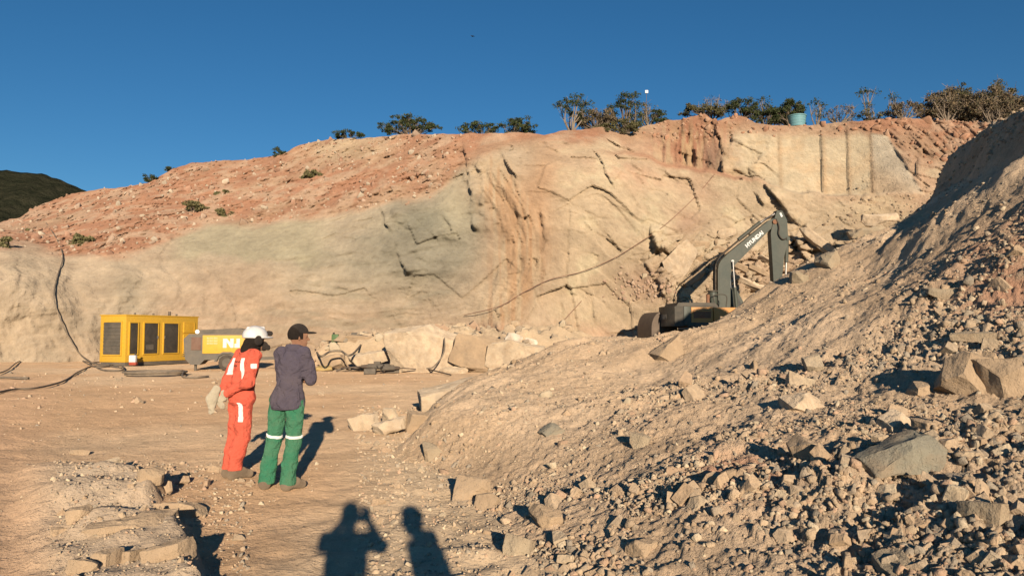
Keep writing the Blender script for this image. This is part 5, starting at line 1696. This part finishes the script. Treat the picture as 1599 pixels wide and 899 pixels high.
M_print = cloth_mat('dark_print', (0.13, 0.025, 0.02), 0.2)

def figure(name, label, loc, rz, J, h=0.009, mats=None, scale=1.0, gloves=False, head_yaw=0.0, hands=None, slim=0.85):
    """J: joints of the pose. Returns the body object and the primitive lists clothes are cut from"""
    torso = [ell(J['pelvis'], (0.155 * slim, 0.11, 0.12)), seg(J['pelvis'], J['waist'], 0.112, 0.100), ell(J['waist'], (0.140 * slim, 0.100, 0.13)), ell(J['chest'], (0.165 * slim, 0.110, 0.17)),
             seg(J['sh_l'], J['sh_r'], 0.056, 0.056), seg(J['waist'], J['chest'], 0.102, 0.108), seg(J['chest'] + np.array([0, -0.01, 0.10]), J['neck'], 0.080, 0.055)]
    arms = []
    for s in 'lr':
        arms.append([seg(J['sh_' + s], J['el_' + s], 0.056, 0.043), seg(J['el_' + s], J['wr_' + s], 0.042, 0.029)])
    legs = []
    for s in 'lr':
        legs.append([seg(J['hip_' + s], J['kn_' + s], 0.088, 0.058), seg(J['kn_' + s], J['kn_' + s] * 0.55 + J['an_' + s] * 0.45 + np.array([0, -0.012, 0]), 0.056, 0.057),
                     seg(J['kn_' + s] * 0.55 + J['an_' + s] * 0.45 + np.array([0, -0.012, 0]), J['an_' + s], 0.056, 0.040)])
    feet = []
    for s in 'lr':
        a = J['an_' + s]
        t = J['toe_' + s]
        feet.append([seg(a + np.array([0, -0.01, -0.03]), a * 0.5 + t * 0.5 + np.array([0, 0, 0.012]), 0.046, 0.042), seg(a * 0.5 + t * 0.5, t, 0.042, 0.034), seg(a, a + np.array([0, -0.03, -0.035]), 0.04, 0.040)])
    hd, f, r_, u = head_prims(J['head'], head_yaw)
    neck = [seg(J['neck'] - np.array([0, 0, 0.03]), J['head'] - np.array([0, 0, 0.05]), 0.054, 0.052)]
    hp_ = []
    for s in 'lr':
        if hands and s in hands:
            dd, nn, cl, sd = hands[s]
        else:
            dd, nn, cl, sd = J['wr_' + s] - J['el_' + s], np.array([1.0 if s == 'r' else -1.0, 0.05, 0.1]), 0.35, (-1 if s == 'r' else 1)
        hp_ += hand(J['wr_' + s], dd, nn, cl, sd)
    body = torso + arms[0] + arms[1] + legs[0] + legs[1] + feet[0] + feet[1] + neck + hd + hp_
    o = link(name, sdf_mesh('person', body, h, mats or M_skin, 0.012), None, loc, (0, 0, rz), (scale,) * 3)
    tag(o, label, 'person')
    return o, torso, arms, legs, feet, hp_, (f, r_, u)
def V3(*a):
    return np.array(a, float)
def shoe(o, feet, mat, legs=None, h=0.009, top=0.16):
    for ft in feet:
        z0 = 0.0
        link('shoe', sdf_mesh('shoe', ft, h, mat, 0.02, 0.014, clips=[above(z0)]), o)

# ---- worker in orange coverall
g = on_ground(366, 752)
W1 = dict(pelvis=V3(0.06, 0.03, 0.93), waist=V3(0.085, 0.03, 1.08), chest=V3(0.115, 0.06, 1.27), neck=V3(0.145, 0.08, 1.44), head=V3(0.165, 0.13, 1.56),
          sh_l=V3(-0.025, 0.06, 1.40), sh_r=V3(0.265, 0.06, 1.39), el_l=V3(-0.07, -0.08, 1.12), el_r=V3(0.325, -0.03, 1.11), wr_l=V3(-0.03, -0.17, 0.95), wr_r=V3(0.09, -0.16, 0.98),
          hip_l=V3(-0.03, 0.03, 0.90), hip_r=V3(0.145, 0.03, 0.90), kn_l=V3(-0.065, 0.04, 0.49), kn_r=V3(0.09, 0.035, 0.49), an_l=V3(-0.10, -0.02, 0.085), an_r=V3(0.045, -0.03, 0.085),
          toe_l=V3(-0.13, 0.145, 0.045), toe_r=V3(0.075, 0.14, 0.045))
yaw1 = math.radians(-42)
o, torso, arms, legs, feet, hnds, (f_, r_, u_) = figure('person', 'worker in an orange coverall and white helmet with hands behind the back', (g[0], g[1], float(floor_z(g[0], g[1])) + 0.002), yaw1, W1, scale=0.955, head_yaw=math.radians(-12),
                                                        hands={'l': (V3(0.1, -0.1, -0.4), V3(-0.2, -1, 0), 0.9, 1), 'r': (V3(-0.5, -0.05, -0.15), V3(0.1, -1, 0.2), 0.9, -1)})
jk = torso + arms[0] + arms[1]
sleeves = lambda s: slab_along(W1['el_' + s], W1['wr_' + s], -9, 0.93)
link('jacket', sdf_mesh('jacket', jk, 0.009, M_orange, 0.03, 0.017, clips=[above(0.90, (0.0, 0.06)), below(1.475)], wrinkle=0.020, seed=3), o)
trs = [ell(W1['pelvis'], (0.145, 0.12, 0.13))] + [seg(q[1], q[2], q[3] + (0.008 if i else -0.008), q[4] + 0.010) for L in legs for i, q in enumerate(L)]
link('trousers', sdf_mesh('trousers', trs, 0.009, M_orange, 0.03, 0.020, clips=[above(0.10), below(1.0)], wrinkle=0.020, seed=5, wscale=(8, 8, 10)), o)
shoe(o, feet, M_boot)
back = lambda x, z, hx, hz, rot=0.0: in_box((x + 0.06, -0.14, z), (hx, 0.16, hz), np.array(Matrix.Rotation(rot, 3, 'Y')))
for x, z, hx, hz, rot in ((-0.075, 1.27, 0.020, 0.095, 0.05), (0.145, 1.25, 0.022, 0.12, -0.08)):
    link('reflective_strip', sdf_mesh('reflective_strip', jk, 0.008, M_reflect, 0.03, 0.0225, clips=[back(x, z, hx, hz, rot)], wrinkle=0.020, seed=3, bounds=((x + 0.06 - hx - .03, -.34, z - hz - .02), (x + 0.06 + hx + .03, 0.06, z + hz + .02))), o)
rr4 = np.array(Matrix.Rotation(0.06, 3, 'Y'))
link('reflective_strip', sdf_mesh('reflective_strip', trs, 0.008, M_reflect, 0.03, 0.0255, clips=[in_box((0.175, -0.13, 0.76), (0.022, 0.16, 0.11), rr4)], wrinkle=0.020, seed=5, wscale=(8, 8, 10), bounds=((0.11, -.31, 0.62), (0.24, 0.05, 0.9))), o)
for k in range(2):
    for j in range(5):
        link('back_lettering', sdf_mesh('back_lettering', jk, 0.008, M_print, 0.03, 0.0208, clips=[back(-0.022 + 0.030 * j, 1.325 - 0.045 * k, 0.011, 0.014)], wrinkle=0.020, seed=3, bounds=((0.02 + 0.030 * j, -.34, 1.30 - 0.045 * k), (0.056 + 0.030 * j, 0.06, 1.35 - 0.045 * k))), o) if not (k and j == 4) else None
link('sleeve_badge', sdf_mesh('sleeve_badge', jk, 0.008, M_reflect, 0.03, 0.021, clips=[in_box((0.39, 0.02, 1.28), (0.09, 0.035, 0.03))], wrinkle=0.020, seed=3, bounds=((0.28, -.03, 1.24), (0.50, 0.07, 1.32))), o)
for s in 'lr':
    pr = [q for q in hnds if np.linalg.norm(q[1] - W1['wr_' + s]) < 0.16]
    link('glove', sdf_mesh('glove', pr, 0.007, M_glove, 0.012, 0.008), o)
hc = W1['head'] + V3(0, 0, 0.035)
hm = link('helmet', sdf_mesh('helmet', [ell(hc + V3(0, -0.004, 0.025), (0.122, 0.145, 0.115))], 0.007, M_helm, 0.02, 0, clips=[above(hc[2] + 0.0)]), o)
link('brim', sdf_mesh('brim', [ell(hc + 0.035 * f_ + V3(0, 0, 0.004), (0.138, 0.170, 0.020), math.radians(-12))], 0.006, M_helm, 0.02, 0), hm)
link('ridge', sdf_mesh('ridge', [seg(hc + V3(0, -0.09, 0.108), hc + V3(0.01, 0.09, 0.112), 0.022, 0.022)], 0.006, M_helm, 0.02, 0), hm)
for q in (-1, 1):
    em = link('ear_muff', sdf_mesh('ear_muff', [ell(hc + r_ * 0.118 * q + V3(0, 0, -0.03), (0.035, 0.048, 0.058))], 0.006, M_cap, 0.02, 0), hm)
link('head_lamp', sdf_mesh('head_lamp', [seg(hc + f_ * 0.15 + V3(0, 0, 0.055), hc + f_ * 0.172 + V3(0, 0, 0.05), 0.028, 0.030)], 0.006, M_cap, 0.02, 0), hm)
link('neck_cloth', sdf_mesh('neck_cloth', [ell(hc + V3(0, -0.025, -0.055), (0.098, 0.105, 0.075)), seg(W1['neck'] + V3(-0.02, -0.02, 0.02), W1['neck'] + V3(0.02, 0.03, 0.03), 0.082, 0.082)], 0.008, M_hair, 0.03, 0, wrinkle=0.008), o)
link('respirator', sdf_mesh('respirator', [ell(W1['head'] + f_ * 0.10 + V3(0, 0, -0.06), (0.05, 0.05, 0.055)), seg(W1['head'] + f_ * 0.13 + r_ * 0.05 + V3(0, 0, -0.07), W1['head'] + f_ * 0.13 + r_ * 0.055 + V3(0, 0, -0.08), 0.028, 0.028)], 0.007, M_cap, 0.02, 0), o)
# pale glove or pouch hanging behind the hip
gl = V3(-0.05, -0.25, 0.87)
gp = [seg(gl + V3(0.03, 0.03, 0.10), gl, 0.045, 0.062), seg(gl, gl + V3(-0.005, 0, -0.08), 0.06, 0.042)] + [seg(gl + V3(-0.04 + 0.025 * k, 0, -0.08), gl + V3(-0.045 + 0.028 * k, -0.005, -0.16 + 0.01 * abs(k - 1)), 0.015, 0.013) for k in range(4)]
wm = Matrix.Translation(o.location) @ Matrix.Rotation(yaw1, 4, 'Z')
glo = link('work_glove', sdf_mesh('work_glove', gp, 0.007, M_glove, 0.015, 0.0, wrinkle=0.006), None, o.location, (0, 0, yaw1))
tag(glo, 'pale leather work glove held behind the back of the orange worker', 'glove')

# ---- worker in green trousers and purple-grey shirt
g = on_ground(434, 769)
W2 = dict(pelvis=V3(0.09, 0, 0.95), waist=V3(0.115, 0.0, 1.10), chest=V3(0.14, 0.0, 1.29), neck=V3(0.165, 0.0, 1.47), head=V3(0.19, 0.03, 1.595),
          sh_l=V3(0.015, 0.0, 1.425), sh_r=V3(0.275, 0.0, 1.425), el_l=V3(-0.02, 0.08, 1.135), el_r=V3(0.315, 0.08, 1.135), wr_l=V3(0.13, 0.205, 1.17), wr_r=V3(0.13, 0.235, 1.13),
          hip_l=V3(-0.005, 0, 0.92), hip_r=V3(0.185, 0, 0.92), kn_l=V3(-0.075, 0.03, 0.51), kn_r=V3(0.155, 0.03, 0.51), an_l=V3(-0.135, -0.02, 0.085), an_r=V3(0.125, -0.03, 0.085),
          toe_l=V3(-0.18, 0.145, 0.045), toe_r=V3(0.205, 0.125, 0.045))
yaw2 = math.radians(-14)
o, torso, arms, legs, feet, hnds, (f_, r_, u_) = figure('person', 'worker in green trousers, purple grey shirt and black cap with folded arms', (g[0], g[1], float(floor_z(g[0], g[1])) + 0.002), yaw2, W2, scale=0.965, head_yaw=math.radians(-48),
                                                        hands={'l': (V3(0.9, 0.05, 0.05), V3(0, 1, 0.2), 0.5, 1), 'r': (V3(-0.9, 0.05, 0.0), V3(0, 1, 0.2), 0.5, -1)})
sl = [seg(a[0][1], a[0][2] * 0.97 + a[0][1] * 0.03, 0.058, 0.058) for a in arms]
sh = torso + sl + [seg(W2['waist'], W2['pelvis'] + V3(0, 0, -0.05), 0.118, 0.135), ell(W2['pelvis'] + V3(0, 0, -0.03), (0.172, 0.142, 0.17))]
shirt = link('shirt', sdf_mesh('shirt', sh, 0.009, M_purple, 0.03, 0.014, clips=[above(0.835, (0.02, 0.0)), below(1.50)], wrinkle=0.020, seed=9), o)
link('collar', sdf_mesh('collar', [seg(W2['neck'] + V3(-0.025, -0.01, 0.0), W2['neck'] + V3(0.025, 0.0, 0.0), 0.074, 0.074)], 0.007, M_purple, 0.02, 0, clips=[below(W2['neck'][2] + 0.035, (0, -0.3)), above(W2['neck'][2] - 0.05)]), shirt)
trs = [ell(W2['pelvis'], (0.145, 0.12, 0.13))]
for L in legs:
    trs += [seg(L[0][1], L[0][2], 0.090, 0.066), seg(L[0][2], L[2][2], 0.066, 0.072)]
tro = link('trousers', sdf_mesh('trousers', trs, 0.009, M_green, 0.028, 0.012, clips=[above(0.055), below(0.99)], wrinkle=0.018, seed=11, wscale=(8, 8, 11)), o)
for s in 'lr':
    kn, hi_ = W2['kn_' + s], W2['hip_' + s]
    link('reflective_band', sdf_mesh('reflective_band', trs, 0.008, M_reflect, 0.028, 0.0165, clips=[slab_along(kn, hi_, 0.065, 0.145), (lambda G, s=s, m=(W2['kn_l'][0] + W2['kn_r'][0]) / 2 + 0.01: (G[..., 0] - m) * (1 if s == 'l' else -1))], wrinkle=0.018, seed=11, wscale=(8, 8, 11), bounds=((-0.4, -0.3, 0.50), (0.5, 0.3, 0.62))), tro)
shoe(o, feet, M_boot)
hc = W2['head'] + V3(0, 0, 0.03)
link('hair', sdf_mesh('hair', [ell(hc + V3(0, -0.012, -0.005) - 0.01 * f_, (0.081, 0.099, 0.10), math.radians(-48))], 0.007, M_hair, 0.02, 0, clips=[above(hc[2] - 0.055), lambda G: (G - hc) @ f_ - 0.035], wrinkle=0.004), o)
cp = link('cap', sdf_mesh('cap', [ell(hc + V3(0, 0, 0.012), (0.088, 0.106, 0.100), math.radians(-48))], 0.007, M_cap, 0.02, 0, clips=[above(hc[2] + 0.008)]), o)
link('brim', sdf_mesh('brim', [ell(hc + f_ * 0.115 + V3(0, 0, 0.014), (0.072, 0.078, 0.013), math.radians(-48))], 0.005, M_cap, 0.02, 0), cp)

# ---- the photographer and a companion: behind the lens, seen only by their shadows
W3 = dict(pelvis=V3(0, -0.02, 0.96), waist=V3(0, -0.01, 1.11), chest=V3(0, -0.01, 1.32), neck=V3(0, 0.0, 1.50), head=V3(0, 0.03, 1.635),
          sh_l=V3(-0.155, 0, 1.47), sh_r=V3(0.155, 0, 1.47), el_l=V3(-0.215, 0.20, 1.385), el_r=V3(0.215, 0.20, 1.385), wr_l=V3(-0.11, 0.30, 1.53), wr_r=V3(0.11, 0.30, 1.53),
          hip_l=V3(-0.09, 0, 0.93), hip_r=V3(0.09, 0, 0.93), kn_l=V3(-0.11, 0.02, 0.51), kn_r=V3(0.11, 0.02, 0.51), an_l=V3(-0.13, -0.02, 0.085), an_r=V3(0.13, -0.02, 0.085),
          toe_l=V3(-0.16, 0.14, 0.045), toe_r=V3(0.16, 0.14, 0.045))
o, torso, arms, legs, feet, hnds, (f_, r_, u_) = figure('person', 'photographer in dark clothes casting the left foreground shadow with raised arms', (-0.03, -0.40, 0.05), 0.0, W3, h=0.013,
                                                        hands={'l': (V3(0.25, 0.1, 0.9), V3(-0.7, -0.7, 0.2), 0.6, 1), 'r': (V3(-0.25, 0.1, 0.9), V3(0.7, -0.7, 0.2), 0.6, -1)})
link('shirt', sdf_mesh('shirt', torso + [q for a in arms for q in a[:1]], 0.013, M_dark, 0.03, 0.014, clips=[above(0.86), below(1.52)], wrinkle=0.01), o)
trs = [ell(W3['pelvis'], (0.17, 0.13, 0.13))] + [seg(q[1], q[2], q[3] + 0.012, q[4] + 0.02) for L in legs for q in L]
link('trousers', sdf_mesh('trousers', trs, 0.013, M_dark, 0.03, 0.018, clips=[above(0.06), below(1.0)], wrinkle=0.01), o)
link('hair', sdf_mesh('hair', [ell(W3['head'] + V3(0, -0.01, 0.045), (0.085, 0.102, 0.10))], 0.012, M_hair, 0.02, 0, clips=[above(1.62), lambda G: G[..., 1] - 0.09]), o)
shoe(o, feet, M_boot, h=0.013)
tag(box('phone', (-0.01, -0.045, 1.60), (0.165, 0.010, 0.078), M_black, None, 0.003), 'black phone held up by the photographer', 'phone')
W4 = dict(W3)
for s, q in (('l', -1), ('r', 1)):
    W4['el_' + s] = V3(q * 0.23, -0.02, 1.15)
    W4['wr_' + s] = V3(q * 0.24, 0.06, 0.91)
o, torso, arms, legs, feet, hnds, (f_, r_, u_) = figure('person', 'companion in dark clothes casting the right foreground shadow', (0.50, -0.22, 0.04), math.radians(80), W4, h=0.013, scale=0.965, head_yaw=math.radians(30))
link('shirt', sdf_mesh('shirt', torso + [q for a in arms for q in a[:1]], 0.013, M_dark, 0.03, 0.014, clips=[above(0.86), below(1.52)], wrinkle=0.01), o)
link('trousers', sdf_mesh('trousers', trs, 0.013, M_dark, 0.03, 0.018, clips=[above(0.06), below(1.0)], wrinkle=0.01), o)
link('hair', sdf_mesh('hair', [ell(W3['head'] + V3(0, -0.01, 0.045), (0.085, 0.102, 0.10))], 0.012, M_hair, 0.02, 0, clips=[above(1.62)]), o)
shoe(o, feet, M_boot, h=0.013)
